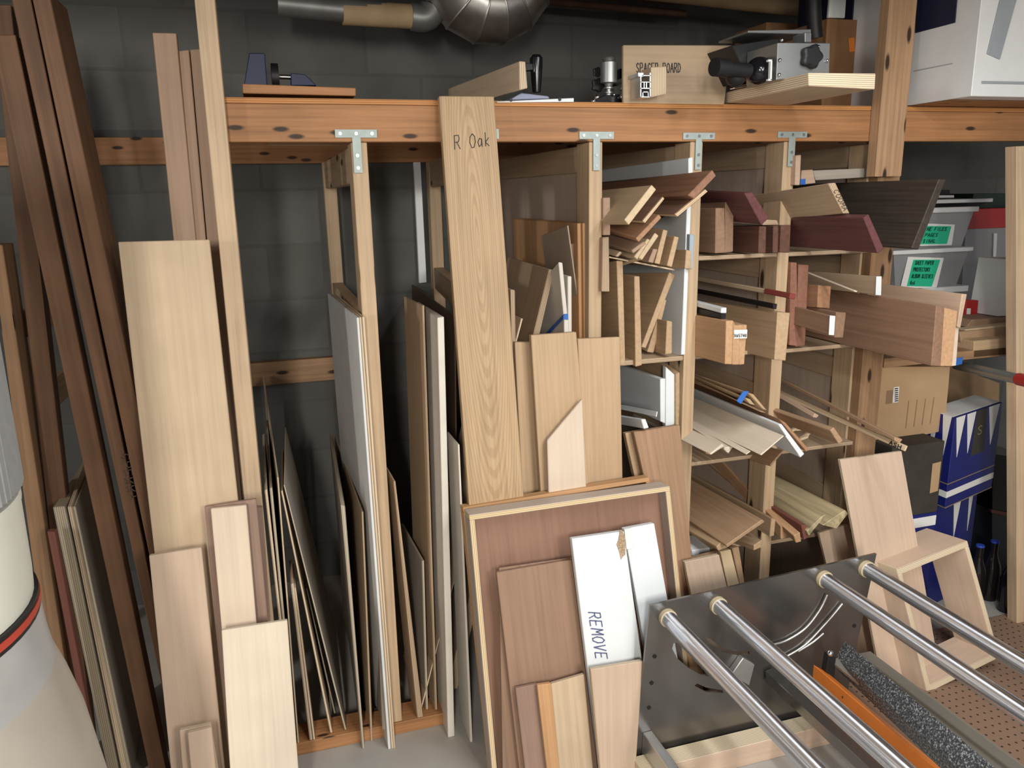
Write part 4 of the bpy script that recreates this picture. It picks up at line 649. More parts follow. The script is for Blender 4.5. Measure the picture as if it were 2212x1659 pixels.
slab('board', 'short brown board standing on the floor of the lower left cubby', 'board', 'oak_tan', [(1.0651, -0.01, 1.1583), (1.082, -0.01, 1.1539), (1.0839, -0.01, 1.0615), (1.0626, -0.01, 1.0599)], (0.0, 0.4, -0.0242), 'boards standing in the lower left cubby')
slab('melamine_board', 'white board with a brown front edge under the lower left cubby', 'board', 'melamine', [(1.0533, 0.0, 0.9868), (1.0705, 0.0, 0.9862), (1.0732, 0.0, 0.8497), (1.0577, 0.0, 0.8576)], (0.0, 0.4, -0.0207), 'white boards under the lower left cubby', None, None, 'wb1')
slab('melamine_board', 'white board with a line of screw holes beside the brown-edged one', 'board', 'melamine', [(1.0865, 0.03, 1.0141), (1.1181, 0.03, 0.9859), (1.1228, 0.03, 0.8342), (1.0907, 0.03, 0.8289)], (0.0, 0.02, 0.0), 'white boards under the lower left cubby', None, None, 'wb2')
slab('melamine_strip', 'white rounded strip pointing right under the lower left cubby', 'strip', 'melamine', [(0.9925, -0.1, 0.9211), (0.9954, -0.1, 0.9199), (0.9929, -0.1, 0.9053), (0.99, -0.1, 0.9065)], (0.0, 0.3, -0.0496), 'white boards under the lower left cubby')
slab('melamine_strip', 'short white strip end tilted below the rounded one', 'strip', 'melamine', [(0.9551, -0.08, 0.8962), (0.9685, -0.08, 0.8966), (0.9798, -0.08, 0.8694), (0.9643, -0.08, 0.8678)], (0.0, 0.3, -0.0585), 'white boards under the lower left cubby')
slab('block', 'brown strip beside the white board with screw holes', 'block', 'oak_tan', [(1.1146, 0.02, 0.9912), (1.1278, 0.02, 0.9957), (1.134, 0.02, 0.8075), (1.1203, 0.02, 0.809)], (0.0, 0.3, 0.0411), 'white boards under the lower left cubby')
slab('plank', 'wide brown plank leaning below the lower left cubby, left of the third T-plate post', 'plank', 'brown_tan', [(0.9394, -0.0671, 0.8577), (1.0846, -0.0665, 0.8622), (1.1417, -0.17, 0.0), (1.1144, -0.17, 0.0)], (0.0, 0.0218, -0.0026), 'white boards under the lower left cubby')
slab('plank', 'narrow light plank behind the left edge of the wide brown leaning one', 'plank', 'oak_tan', [(0.9273, -0.0369, 0.8466), (0.964, -0.0367, 0.8481), (1.0924, -0.13, 0.0), (1.0898, -0.13, 0.0)], (0.0, 0.0199, -0.0022), 'white boards under the lower left cubby')
slab('block', 'square brown block with a lit front, left in the upper middle cubby', 'block', 'brown_mid', [(1.2019, -0.02, 1.4672), (1.2301, -0.02, 1.4665), (1.2381, -0.02, 1.3423), (1.2056, -0.02, 1.3419)], (0.0, 0.3, -0.0059), 'boards in the upper middle cubby')
slab('block', 'second brown block behind the square one in the upper middle cubby', 'block', 'brown_mid', [(1.2437, 0.0, 1.4825), (1.2714, 0.0, 1.4823), (1.2761, 0.0, 1.3421), (1.2486, 0.0, 1.3406)], (0.0, 0.3, -0.0079), 'boards in the upper middle cubby')
slab('plank', 'dark purple plank slanting behind the brown boxes of the upper middle cubby', 'plank', 'purple', [(1.2252, -0.12, 1.5067), (1.251, -0.12, 1.5078), (1.3067, -0.12, 1.4392), (1.2838, -0.12, 1.4207)], (0.0, 0.7, 0.0256), 'boards in the upper middle cubby')
slab('board', 'dark brown board standing in the middle cubby, frontmost of three', 'board', 'walnut_red', [(1.3919, -0.055, 1.4154), (1.4249, -0.055, 1.4153), (1.4265, -0.055, 1.3368), (1.3936, -0.055, 1.3399)], (0.0, 0.5, -0.0186), 'boards in the upper middle cubby')
slab('board', 'dark brown board standing in the middle cubby, middle of three', 'board', 'walnut_red', [(1.3739, -0.045, 1.414), (1.3916, -0.045, 1.4139), (1.3947, -0.045, 1.3375), (1.3774, -0.045, 1.3382)], (0.0, 0.45, -0.0198), 'boards in the upper middle cubby')
slab('board', 'dark brown board standing in the middle cubby, rear of three', 'board', 'walnut_red', [(1.3112, -0.07, 1.4158), (1.334, -0.07, 1.4143), (1.3368, -0.07, 1.3401), (1.3128, -0.07, 1.3411)], (0.0, 0.4, -0.015), 'boards in the upper middle cubby')
slab('offcut', 'small pale wedge lying on top of the three dark brown boards', 'offcut', 'ply_tan', [(1.3623, -0.02, 1.4312), (1.4032, -0.02, 1.4279), (1.4102, -0.02, 1.4147), (1.3557, -0.02, 1.4155)], (0.0, 0.2, 0.0), 'boards in the upper middle cubby')
slab('board', 'wide tan board with pencilled letters on its sloping end', 'board', 'ply_tan', [(1.4096, -0.22, 1.5264), (1.4323, -0.22, 1.528), (1.4851, -0.22, 1.4478), (1.4646, -0.22, 1.4484)], (0.0, 0.6, -0.0498), 'boards in the upper middle cubby', None, None, 'coom')
textfit('COOMA', 'coom', (1.4268, -0.2212, 1.5075), (0.036, 0.0, -0.053), (0.0149, -0.0, 0.0033), 0.0016, 'pencil', 'handwriting')
slab('plank', 'long dark purple plank with a slanted end crossing two cubbies', 'plank', 'purple', [(1.4614, -0.3, 1.4382), (1.476, -0.3, 1.4478), (1.5341, -0.3, 1.3579), (1.5154, -0.3, 1.3464)], (0.0, 0.75, -0.0063), 'boards in the upper middle cubby')
slab('plank', 'very dark wide walnut plank slanting out at the right of the cubbies', 'plank', 'walnut', [(1.7191, -0.27, 1.5317), (1.7421, -0.27, 1.5314), (1.675, -0.27, 1.3482), (1.651, -0.27, 1.3532)], (0.0, 0.8, -0.004), 'boards in the upper middle cubby')
slab('board', 'grey-white board end across the top of the right cubby', 'board', 'ply_greywood', [(1.5507, 0.03, 1.5657), (1.782, 0.03, 1.5712), (1.7848, 0.03, 1.5451), (1.5637, 0.03, 1.5375)], (0.0, 0.02, 0.0), 'boards in the upper middle cubby')
slab('strip', 'pinkish strip beside the fourth T-plate post', 'strip', 'pink_light', [(1.4538, -0.02, 1.6063), (1.4705, -0.02, 1.6078), (1.4723, -0.02, 1.5241), (1.4558, -0.02, 1.5244)], (0.0, 0.3, 0.0), 'boards in the upper middle cubby')
slab('offcut', 'pinkish offcut with a dot of blue tape at the fourth T-plate post', 'offcut', 'pink_light', [(1.5061, 0.02, 1.5667), (1.5429, 0.02, 1.568), (1.5566, 0.02, 1.5295), (1.504, 0.02, 1.5251)], (0.0, 0.02, 0.0), 'boards in the upper middle cubby', None, None, 'bluedot')
slab('tape', None, None, 'blue_tape', [(1.5013, 0.018, 1.5416), (1.5191, 0.018, 1.5423), (1.5194, 0.018, 1.5257), (1.5014, 0.018, 1.526)], (0.0, 0.0015, 0.0), None, 'bluedot')
slab('stick', 'long square stick with a painted red end in the middle cubby', 'stick', 'ply_yellow', [(1.3605, -0.16, 1.2351), (1.3775, -0.16, 1.2325), (1.3756, -0.16, 1.2186), (1.3575, -0.16, 1.2218)], (0.0, 0.8, 0.0017), 'boards in the second middle cubby', None, None, 'redstick')
slab('red_end', None, None, 'red_paint', [(1.3585, -0.162, 1.2363), (1.3769, -0.162, 1.2332), (1.3746, -0.162, 1.2181), (1.3556, -0.162, 1.2217)], (0.0, 0.12, 0.0014), None, 'redstick')
slab('board', 'long black board under the red-ended stick', 'board', 'black', [(1.3353, -0.12, 1.2046), (1.3489, -0.12, 1.2021), (1.347, -0.12, 1.1867), (1.3363, -0.12, 1.189)], (0.0, 0.7, -0.0039), 'boards in the second middle cubby')
slab('strip', 'thin white strip end lying on black at the left of the middle cubby', 'strip', 'melamine', [(1.1705, -0.12, 1.2013), (1.1877, -0.12, 1.2016), (1.1875, -0.12, 1.1863), (1.1702, -0.12, 1.1874)], (0.0, 0.5, 0.006), 'boards in the second middle cubby')
slab('strip', 'black strip under the thin white one in the middle cubby', 'strip', 'black', [(1.1708, -0.12, 1.1857), (1.1866, -0.12, 1.1847), (1.1855, -0.12, 1.1677), (1.1715, -0.12, 1.1704)], (0.0, 0.5, -0.0018), 'boards in the second middle cubby')
slab('board', 'thick orange board in the middle cubby, leftmost of three flush ends', 'board', 'orange_light', [(1.1623, -0.16, 1.1725), (1.184, -0.16, 1.1719), (1.1865, -0.16, 1.0505), (1.1643, -0.16, 1.0531)], (0.0, 0.5, -0.0216), 'boards in the second middle cubby')
slab('board', 'orange board in the middle cubby, middle of three flush ends', 'board', 'orange_light', [(1.1845, -0.16, 1.1719), (1.2062, -0.16, 1.1215), (1.2087, -0.16, 1.0478), (1.187, -0.16, 1.0496)], (0.0, 0.45, 0.0), 'boards in the second middle cubby')
slab('board', 'orange board in the middle cubby, right of three flush ends, white number tag above it', 'board', 'orange_light', [(1.1898, -0.155, 1.1578), (1.231, -0.155, 1.1563), (1.2285, -0.155, 1.046), (1.2125, -0.155, 1.0464)], (0.0, 0.45, 0.0), 'boards in the second middle cubby', None, None, 'tagged')
slab('tag', None, None, 'paper', [(1.1869, -0.162, 1.1464), (1.228, -0.162, 1.1444), (1.228, -0.162, 1.1203), (1.1872, -0.162, 1.1224)], (0.0, 0.0015, 0.0), None, 'tagged', None, 'numtag')
textfit('V65740', 'tagged', (1.1868, -0.1652, 1.1271), (0.0383, 0.0, -0.0023), (-0.0004, -0.0, 0.0085), 0.0012, 'ink', 'lettering')
slab('board', 'wide tan board with a pale end right of the orange boards', 'board', 'oak_tan', [(1.3433, -0.13, 1.1813), (1.3847, -0.13, 1.1761), (1.3803, -0.13, 1.0392), (1.3424, -0.13, 1.0449)], (0.0, 0.6, -0.0268), 'boards in the second middle cubby')
slab('stick', 'thin dark stick bound by blue tape, topmost of three', 'stick', 'oak_tan', [(1.2353, -0.17, 0.9675), (1.253, -0.17, 0.962), (1.2993, -0.17, 0.911), (1.2854, -0.17, 0.9161)], (0.0, 0.6, -0.0161), 'boards fanned in the third middle cubby', None, None, 'stk')
slab('tape', None, None, 'blue_tape', [(1.219, -0.172, 0.9747), (1.2364, -0.172, 0.9726), (1.2131, -0.172, 0.9383), (1.1993, -0.172, 0.948)], (0.0, 0.004, 0.0), None, 'stk')
slab('stick', 'second thin tan stick in the taped bundle', 'stick', 'ash', [(1.2368, -0.155, 0.9498), (1.2532, -0.155, 0.9454), (1.2706, -0.155, 0.9247), (1.2541, -0.155, 0.93)], (0.0, 0.6, 0.006), 'boards fanned in the third middle cubby')
slab('stick', 'third thin tan stick in the taped bundle, lowest', 'stick', 'oak_tan', [(1.2341, -0.14, 0.9319), (1.245, -0.14, 0.9296), (1.3183, -0.14, 0.8939), (1.3015, -0.14, 0.8976)], (0.0, 0.6, 0.0177), 'boards fanned in the third middle cubby')
slab('board', 'brown board with a slanting end right of the white labelled one', 'board', 'orange_brown', [(1.3175, -0.2, 0.8928), (1.3402, -0.2, 0.8795), (1.4243, -0.2, 0.7922), (1.4171, -0.2, 0.7843)], (0.0, 0.7, 0.0015), 'boards fanned in the third middle cubby')
slab('board', 'long white-edged board with a printed sticker on its slanted end', 'board', 'melamine', [(1.288, -0.24, 0.89), (1.2986, -0.24, 0.8908), (1.3794, -0.24, 0.7952), (1.367, -0.24, 0.7856)], (0.0, 0.75, -0.0105), 'boards fanned in the third middle cubby', None, None, 'white_lab')
slab('sticker', None, None, 'paper_print', [(1.3121, -0.2415, 0.8543), (1.3199, -0.2415, 0.8583), (1.3644, -0.2415, 0.8047), (1.3581, -0.2415, 0.7982)], (0.0, 0.001, 0.0), None, 'white_lab')
slab('plywood_board', 'large pale plywood board fanned lowest in the middle cubby', 'board', 'ply_pale', [(1.2914, -0.26, 0.8649), (1.2935, -0.26, 0.8618), (1.2264, -0.26, 0.8153), (1.2218, -0.26, 0.8178)], (0.0, 0.65, -0.0118), 'boards fanned in the third middle cubby')
slab('plywood_board', 'pinkish-edged plywood board under the large pale fanned one', 'board', 'ply_pale', [(1.2176, -0.22, 0.8172), (1.2188, -0.22, 0.8147), (1.2063, -0.22, 0.8074), (1.2035, -0.22, 0.8092)], (0.0, 0.6, 0.0043), 'boards fanned in the third middle cubby')
slab('plywood_board', 'small pale plywood board pointing down at the left of the fan', 'board', 'ply_pale', [(1.1675, -0.16, 0.8258), (1.1732, -0.16, 0.8165), (1.1335, -0.16, 0.7961), (1.1281, -0.16, 0.7992)], (0.0, 0.5, -0.0202), 'boards fanned in the third middle cubby')
slab('offcut', 'little pale offcut beside the small pointing board', 'offcut', 'ply_pale', [(1.1866, -0.14, 0.8064), (1.2165, -0.14, 0.8054), (1.2012, -0.14, 0.7852), (1.187, -0.14, 0.7989)], (0.0, 0.3, 0.0137), 'boards fanned in the third middle cubby')
slab('offcut', 'dim brown offcut under the fan, next to the third T-plate post', 'offcut', 'orange_brown', [(1.1522, -0.1, 0.7855), (1.1661, -0.1, 0.7788), (1.165, -0.1, 0.7743), (1.1526, -0.1, 0.7778)], (0.0, 0.4, 0.0387), 'boards fanned in the third middle cubby')
slab('plank', 'brown wood plank end beneath the fan on the lower shelf', 'plank', 'brown_tan', [(1.4106, -0.1, 0.7582), (1.4152, -0.1, 0.7545), (1.3732, -0.1, 0.7118), (1.3699, -0.1, 0.718)], (0.0, 0.4, -0.0486), 'boards fanned in the third middle cubby')
slab('plank', 'long brown plank sloping out of the third cubby with a cut end', 'plank', 'oak_brown', [(1.4427, -0.26, 0.8622), (1.4544, -0.26, 0.8706), (1.4888, -0.26, 0.8278), (1.4757, -0.26, 0.8183)], (0.0, 0.8, -0.0336), 'boards fanned in the third middle cubby')
sticks((1.5345, -0.02, 0.7784))
slab('stick', 'long pale stick marked with three black capitals at its end', 'stick', 'ash', [(1.612, -0.36, 0.8269), (1.6176, -0.36, 0.828), (1.6116, -0.36, 0.8131), (1.6062, -0.36, 0.8142)], (0.0, 0.8, 0.0326), 'boards fanned in the third middle cubby', None, None, 'ash')
textfit('ASH', 'ash', (1.6056, -0.304, 0.8169), (-0.0, -0.0435, -0.0012), (0.0, -0.0027, 0.0117), 0.0025, 'ink', 'handwriting')
slab('stick', 'darker second stick lying just behind the pale marked one', 'stick', 'oak_brown', [(1.5987, -0.33, 0.8467), (1.6273, -0.33, 0.8358), (1.6178, -0.33, 0.8265), (1.6001, -0.33, 0.8344)], (0.0, 0.8, 0.0826), 'boards fanned in the third middle cubby')
slab('board', 'pinkish board in the third right cubby below the marked stick', 'board', 'pink_light', [(1.5562, -0.05, 0.8458), (1.5717, -0.05, 0.8363), (1.5632, -0.05, 0.8287), (1.5488, -0.05, 0.8327)], (0.0, 0.5, 0.0586), 'boards fanned in the third middle cubby')
slab('plank', 'wide tan plank with clipped corner in the lowest middle cubby', 'plank', 'oak_brown', [(1.3049, -0.17, 0.5819), (1.3133, -0.17, 0.5726), (1.1928, -0.17, 0.5104), (1.1866, -0.17, 0.5194)], (0.0, 0.7, -0.0329), 'boards in the lowest middle cubby')
slab('board', 'thin tan board standing behind the wide plank of the lowest cubby', 'board', 'oak_tan', [(1.3865, -0.1, 0.5446), (1.4021, -0.1, 0.5393), (1.3999, -0.1, 0.4859), (1.3842, -0.1, 0.4844)], (0.0, 0.6, -0.0299), 'boards in the lowest middle cubby')
slab('board', 'brown board on edge at the bottom left of the lowest cubby', 'board', 'oak_tan', [(1.1993, -0.14, 0.5219), (1.2131, -0.14, 0.4945), (1.1822, -0.14, 0.489), (1.175, -0.14, 0.5024)], (0.0, 0.5, -0.0514), 'boards in the lowest middle cubby')
slab('block', 'short tan block end poking out under the clipped plank', 'block', 'oak_tan', [(1.2949, -0.15, 0.4928), (1.322, -0.15, 0.5061), (1.3207, -0.15, 0.4819), (1.2959, -0.15, 0.4761)], (0.0, 0.25, -0.0567), 'boards in the lowest middle cubby')
slab('block', 'white block at the floor of the lowest middle cubby', 'block', 'melamine', [(1.159, -0.03, 0.4444), (1.2219, -0.03, 0.4434), (1.2227, -0.03, 0.4244), (1.1597, -0.03, 0.4248)], (0.0, 0.1, 0.0), 'boards in the lowest middle cubby')
slab('treated_board', 'greenish streaky treated board with a curled pale end, left of two', 'board', 'treated', [(1.5213, -0.16, 0.5575), (1.5345, -0.16, 0.5594), (1.4784, -0.16, 0.4988), (1.4687, -0.16, 0.5162)], (0.0, 0.7, 0.0045), 'sticks and treated boards in the lowest right cubby')
slab('treated_board', 'greenish streaky treated board with a squared end, right of two', 'board', 'treated', [(1.5853, -0.18, 0.5751), (1.5971, -0.18, 0.5614), (1.5599, -0.18, 0.5184), (1.5074, -0.18, 0.5376)], (0.0, 0.75, -0.0198), 'sticks and treated boards in the lowest right cubby')
slab('stick', 'dark red stick end beside the treated boards', 'stick', 'red_board', [(1.4563, -0.15, 0.5328), (1.4764, -0.15, 0.5298), (1.4867, -0.15, 0.4894), (1.4693, -0.15, 0.4829)], (0.0, 0.6, 0.01), 'sticks and treated boards in the lowest right cubby')
slab('stick', 'orange stick end beside the treated boards, lower', 'stick', 'orange_light', [(1.4396, -0.14, 0.4969), (1.4618, -0.14, 0.505), (1.4684, -0.14, 0.4733), (1.4498, -0.14, 0.4716)], (0.0, 0.5, 0.0687), 'sticks and treated boards in the lowest right cubby')
slab('stick', 'short orange stick end left of the lower orange one', 'stick', 'orange_light', [(1.4367, -0.08, 0.5029), (1.4564, -0.08, 0.5038), (1.4595, -0.08, 0.4603), (1.4397, -0.08, 0.4594)], (0.0, 0.4, 0.1131), 'sticks and treated boards in the lowest right cubby')
slab('board', 'tall reddish board standing in the right cubby, left of two', 'board', 'red_wood', [(1.4643, -0.012, 1.3045), (1.4845, -0.012, 1.3032), (1.5089, -0.012, 1.0504), (1.477, -0.012, 1.0561)], (0.0, 0.4, 0.0), 'boards in the right cubby')
slab('board', 'tall reddish board standing in the right cubby, right of two', 'board', 'red_wood', [(1.4928, -0.01, 1.2973), (1.5282, -0.01, 1.2939), (1.5344, -0.01, 1.0514), (1.5018, -0.01, 1.0487)], (0.0, 0.4, 0.0), 'boards in the right cubby')
slab('block', 'brown block end with a lit face in the right cubby', 'block', 'orange_brown', [(1.5352, -0.05, 1.2385), (1.5807, -0.05, 1.2325), (1.5811, -0.05, 1.1659), (1.5375, -0.05, 1.1713)], (0.0, 0.4, -0.0324), 'boards in the right cubby')
slab('strip', 'thin pale strip lying loose on the blocks of the right cubby', 'strip', 'ply_pale', [(1.5374, -0.2, 1.2395), (1.5479, -0.2, 1.2359), (1.5447, -0.2, 1.2327), (1.5353, -0.2, 1.2354)], (0.0, 0.35, 0.0567), 'boards in the right cubby')
slab('board', 'grey-tan board with a white end near the top of the right cubby', 'board', 'ply_tan', [(1.6429, -0.16, 1.2678), (1.6599, -0.16, 1.267), (1.6635, -0.16, 1.2139), (1.6458, -0.16, 1.2158)], (0.0, 0.6, -0.0202), 'boards in the right cubby', None, None, 'gw')
slab('edge_band', None, None, 'melamine', [(1.6406, -0.162, 1.2685), (1.6586, -0.162, 1.2676), (1.6623, -0.162, 1.2137), (1.6435, -0.162, 1.2157)], (0.0, 0.002, 0.0), None, 'gw')
slab('board', 'pinkish long board rearmost of the big bundle sticking out at right', 'board', 'pink_light', [(1.7665, -0.34, 1.2317), (1.7834, -0.34, 1.2299), (1.7742, -0.34, 1.1376), (1.7615, -0.34, 1.1427)], (-0.0, 0.8, -0.0072), 'boards in the right cubby')
slab('board', 'wide reddish brown board at the front of the big bundle sticking out at right', 'board', 'mahog_light', [(1.6638, -0.36, 1.2094), (1.6905, -0.36, 1.205), (1.6995, -0.36, 1.0428), (1.6678, -0.36, 1.0463)], (0.0, 0.85, -0.0028), 'boards in the right cubby', None, None, 'bigm')
slab('board', 'light tan board second in the big bundle sticking out at right', 'board', 'orange_light', [(1.6971, -0.355, 1.2007), (1.7416, -0.355, 1.1889), (1.7451, -0.355, 1.038), (1.7057, -0.355, 1.0413)], (0.0, 0.8, 0.0), 'boards in the right cubby')
slab('board', 'pale-edged board third in the big bundle sticking out at right', 'board', 'pink_pale', [(1.7677, -0.33, 1.1714), (1.7782, -0.33, 1.1716), (1.7847, -0.33, 1.0314), (1.7716, -0.33, 1.0307)], (0.0, 0.8, 0.0), 'boards in the right cubby')
slab('board', 'small brown board with a white painted end in the right cubby', 'board', 'brown_mid', [(1.4871, -0.17, 1.1673), (1.5042, -0.17, 1.1649), (1.505, -0.17, 1.1107), (1.4883, -0.17, 1.1132)], (0.0, 0.4, 0.0142), 'boards in the right cubby', None, None, 'we')
slab('edge_band', None, None, 'melamine', [(1.485, -0.172, 1.1681), (1.5031, -0.172, 1.1657), (1.5039, -0.172, 1.1107), (1.4862, -0.172, 1.1132)], (0.0, 0.002, 0.0), None, 'we')
slab('board', 'brown board behind the white-ended one in the right cubby', 'board', 'brown_mid', [(1.5479, -0.12, 1.1672), (1.5827, -0.12, 1.1632), (1.5789, -0.12, 1.0896), (1.5494, -0.12, 1.0917)], (0.0, 0.4, 0.0026), 'boards in the right cubby')
slab('offcut', 'pinkish square offcut leaning before the lowest cubby', 'offcut', 'ply_pink', [(1.0656, -0.1522, 0.4777), (1.1784, -0.1518, 0.4823), (1.2947, -0.2, 0.0), (1.1537, -0.2, 0.0)], (0.0, 0.0159, -0.0016), 'small pieces leaning before the lowest cubbies')
slab('offcut', 'pale narrow strip leaning right of the pinkish square offcut', 'strip', 'ash', [(1.1885, -0.1414, 0.486), (1.2229, -0.1413, 0.4868), (1.344, -0.19, -0.0), (1.2878, -0.19, 0.0)], (0.0, 0.0159, -0.0016), 'small pieces leaning before the lowest cubbies')
slab('offcut', 'brown narrow strip leaning at the right of the small leaning pieces', 'strip', 'oak_brown', [(1.2339, -0.1316, 0.4845), (1.2569, -0.1314, 0.486), (1.3345, -0.18, -0.0), (1.3339, -0.18, 0.0)], (0.0, 0.0159, -0.0016), 'small pieces leaning before the lowest cubbies')
slab('board', 'grey-edged board rearmost of the small leaning pieces', 'board', 'oak_brown', [(1.0634, -0.1093, 0.457), (1.2676, -0.1076, 0.4745), (1.3427, -0.155, 0.0), (1.1201, -0.155, 0.0)], (0.0, 0.0159, -0.0016), 'small pieces leaning before the lowest cubbies')
slab('panel', 'tan panel leaning beneath the treated boards', 'panel', 'ply_pink', [(1.5844, -0.0752, 0.4563), (1.6925, -0.0737, 0.4688), (1.8241, -0.13, 0.0), (1.699, -0.13, 0.0)], (0.0, 0.0119, -0.0014), 'small pieces leaning before the lowest cubbies')
slab('plywood_board', 'tall pale plywood panel leaning at right before the cardboard box', 'panel', 'ply_pink2', [(1.5645, -0.1649, 0.7319), (1.7885, -0.1649, 0.7318), (1.9365, -0.26, 0.0), (1.7125, -0.26, 0.0)], (0.0, 0.0119, -0.0015), 'small pieces leaning before the lowest cubbies')
thing('binD', 'storage_bin', 'low translucent white-lidded bin at the bottom of its stack, half hidden by boards', 'bin', (2.2154, 0.5, 0.9826))
slab('lid', None, None, 'white_plastic', [(1.9564, 0.3, 1.1522), (2.4744, 0.3, 1.1522), (2.4744, 0.3, 1.1306), (1.9564, 0.3, 1.1306)], (0, 0.4, 0), None, 'binD')
binbody('binD', (1.9684, 0.312, 0.9826), (2.4624, 0.688, 1.1306), 'clear_bin')
thing('binC', 'storage_bin', 'translucent bin with a big green note about sheet protectors, second from bottom of its stack', 'bin', (2.2975, 0.5, 1.1522))
slab('lid', None, None, 'white_plastic', [(2.1177, 0.3, 1.2935), (2.4773, 0.3, 1.2935), (2.4773, 0.3, 1.2788), (2.1177, 0.3, 1.2788)], (0, 0.4, 0), None, 'binC')
binbody('binC', (2.1297, 0.312, 1.1522), (2.4653, 0.688, 1.2788), 'clear_bin')
thing('binB', 'storage_bin', 'translucent bin with a green note partly hidden by the walnut plank, third in its stack', 'bin', (2.3492, 0.51, 1.2935))
slab('lid', None, None, 'white_plastic', [(2.1955, 0.32, 1.4379), (2.503, 0.32, 1.4379), (2.503, 0.32, 1.4198), (2.1955, 0.32, 1.4198)], (0, 0.38, 0), None, 'binB')
binbody('binB', (2.2075, 0.332, 1.2935), (2.491, 0.688, 1.4198), 'clear_bin')
thing('binA', 'storage_bin', 'shallow dark bin under a white lid at the top of the stack', 'bin', (2.4424, 0.525, 1.4379))
slab('lid', None, None, 'white_plastic', [(2.288, 0.35, 1.4647), (2.5967, 0.35, 1.4647), (2.5967, 0.35, 1.4517), (2.288, 0.35, 1.4517)], (0, 0.35, 0), None, 'binA')
binbody('binA', (2.3, 0.362, 1.4379), (2.5847, 0.688, 1.4517), 'black')
slab('box', 'small white box on top of the bin stack', 'box', 'white_plastic', [(2.3779, 0.4, 1.4804), (2.4639, 0.4, 1.4791), (2.4652, 0.4, 1.4697), (2.3791, 0.4, 1.4707)], (0.0, 0.2, 0.0))
slab('box', 'small black and white box topmost on the bin stack', 'box', 'black', [(2.4116, 0.42, 1.4981), (2.4619, 0.42, 1.4981), (2.4642, 0.42, 1.4818), (2.4139, 0.42, 1.4811)], (0.0, 0.15, 0.0))
slab('paper_note', None, None, 'paper', [(2.1931, 0.3105, 1.2688), (2.3547, 0.3105, 1.2578), (2.3355, 0.3105, 1.1489), (2.172, 0.3105, 1.1586)], (0.0, 0.001, 0.0), None, 'binC')
slab('green_note', None, None, 'green_paper', [(2.2169, 0.3095, 1.2574), (2.3385, 0.3095, 1.2522), (2.3123, 0.3095, 1.1554), (2.199, 0.3095, 1.1636)], (0.0, 0.001, 0.0), None, 'binC')
textfit('SHEET PAPER', 'binC', (2.2238, 0.3078, 1.2396), (0.0831, 0.0, -0.004), (0.0026, 0.0, 0.0129), 0.0022, 'ink_green', 'handwriting')
textfit('PROTECTORS', 'binC', (2.2191, 0.3078, 1.2161), (0.0742, 0.0, -0.0041), (0.0026, 0.0, 0.0129), 0.0022, 'ink_green', 'handwriting')
textfit('ALBUM SLEEVES', 'binC', (2.2145, 0.3078, 1.1925), (0.095, 0.0, -0.0059), (0.0026, 0.0, 0.013), 0.0022, 'ink_green', 'handwriting')
textfit('4x6', 'binC', (2.2098, 0.3078, 1.1689), (0.0214, 0.0, -0.0015), (0.0026, 0.0, 0.013), 0.0022, 'ink_green', 'handwriting')
slab('paper_note', None, None, 'paper', [(2.2509, 0.3305, 1.3849), (2.4093, 0.3305, 1.3752), (2.4051, 0.3305, 1.3004), (2.2269, 0.3305, 1.3042)], (0.0, 0.001, 0.0), None, 'binB')
slab('green_note', None, None, 'green_paper', [(2.2748, 0.3295, 1.3739), (2.393, 0.3295, 1.3694), (2.3817, 0.3295, 1.3065), (2.254, 0.3295, 1.3095)], (0.0, 0.001, 0.0), None, 'binB')
textfit('NE FILES', 'binB', (2.2823, 0.3278, 1.3575), (0.0879, 0.0, -0.003), (0.0036, 0.0, 0.0117), 0.0022, 'ink_green', 'handwriting')
textfit('PAGES', 'binB', (2.2757, 0.3278, 1.3361), (0.0562, 0.0, -0.0017), (0.0036, 0.0, 0.0118), 0.0022, 'ink_green', 'handwriting')
textfit('SINAL', 'binB', (2.2692, 0.3278, 1.3147), (0.0576, 0.0, -0.0015), (0.0036, 0.0, 0.0118), 0.0022, 'ink_green', 'handwriting')
thing('binR', 'storage_bin', 'large clear bin with a bright red lid at the right edge of the shelf', 'bin', (2.7268, 0.62, 0.9826))
slab('lid', None, None, 'red_plastic', [(2.5573, 0.42, 1.4259), (2.8964, 0.42, 1.4259), (2.8964, 0.42, 1.3506), (2.5573, 0.42, 1.3506)], (0, 0.4, 0), None, 'binR')
binbody('binR', (2.5693, 0.432, 0.9826), (2.8844, 0.808, 1.3506), 'clear_bin2')
slab('clip', None, None, 'white_plastic', [(2.7044, 0.425, 1.3309), (2.7203, 0.425, 1.3304), (2.7289, 0.425, 1.2387), (2.7153, 0.425, 1.2393)], (0.0, 0.006, 0.0), None, 'binR')
slab('box', 'dark green box on top of the red lid', 'box', 'dark_green', [(2.6195, 0.46, 1.4825), (2.9351, 0.46, 1.4774), (2.9442, 0.46, 1.4254), (2.6139, 0.46, 1.4231)], (0.0, 0.3, 0.0))
slab('box', 'white printed box standing on the shelf beside the right edge', 'box', 'white_plastic', [(2.4391, 0.12, 1.2624), (2.5692, 0.12, 1.2568), (2.5606, 0.12, 1.0597), (2.4223, 0.12, 1.0644)], (0.0, 0.12, 0.0), None, None, None, 'bindbox')
textfit('Bind', 'bindbox', (2.4665, 0.1188, 1.1505), (0.0479, 0.0, -0.0014), (0.0021, 0.0, 0.013), 0.0012, 'ink', 'lettering')
textfit('Book', 'bindbox', (2.466, 0.1188, 1.13), (0.048, 0.0, -0.0015), (0.0021, 0.0, 0.013), 0.0012, 'ink', 'lettering')
textfit('Sticky', 'bindbox', (2.4653, 0.1188, 1.1065), (0.048, 0.0, -0.0016), (0.0021, 0.0, 0.0131), 0.0012, 'ink', 'lettering')
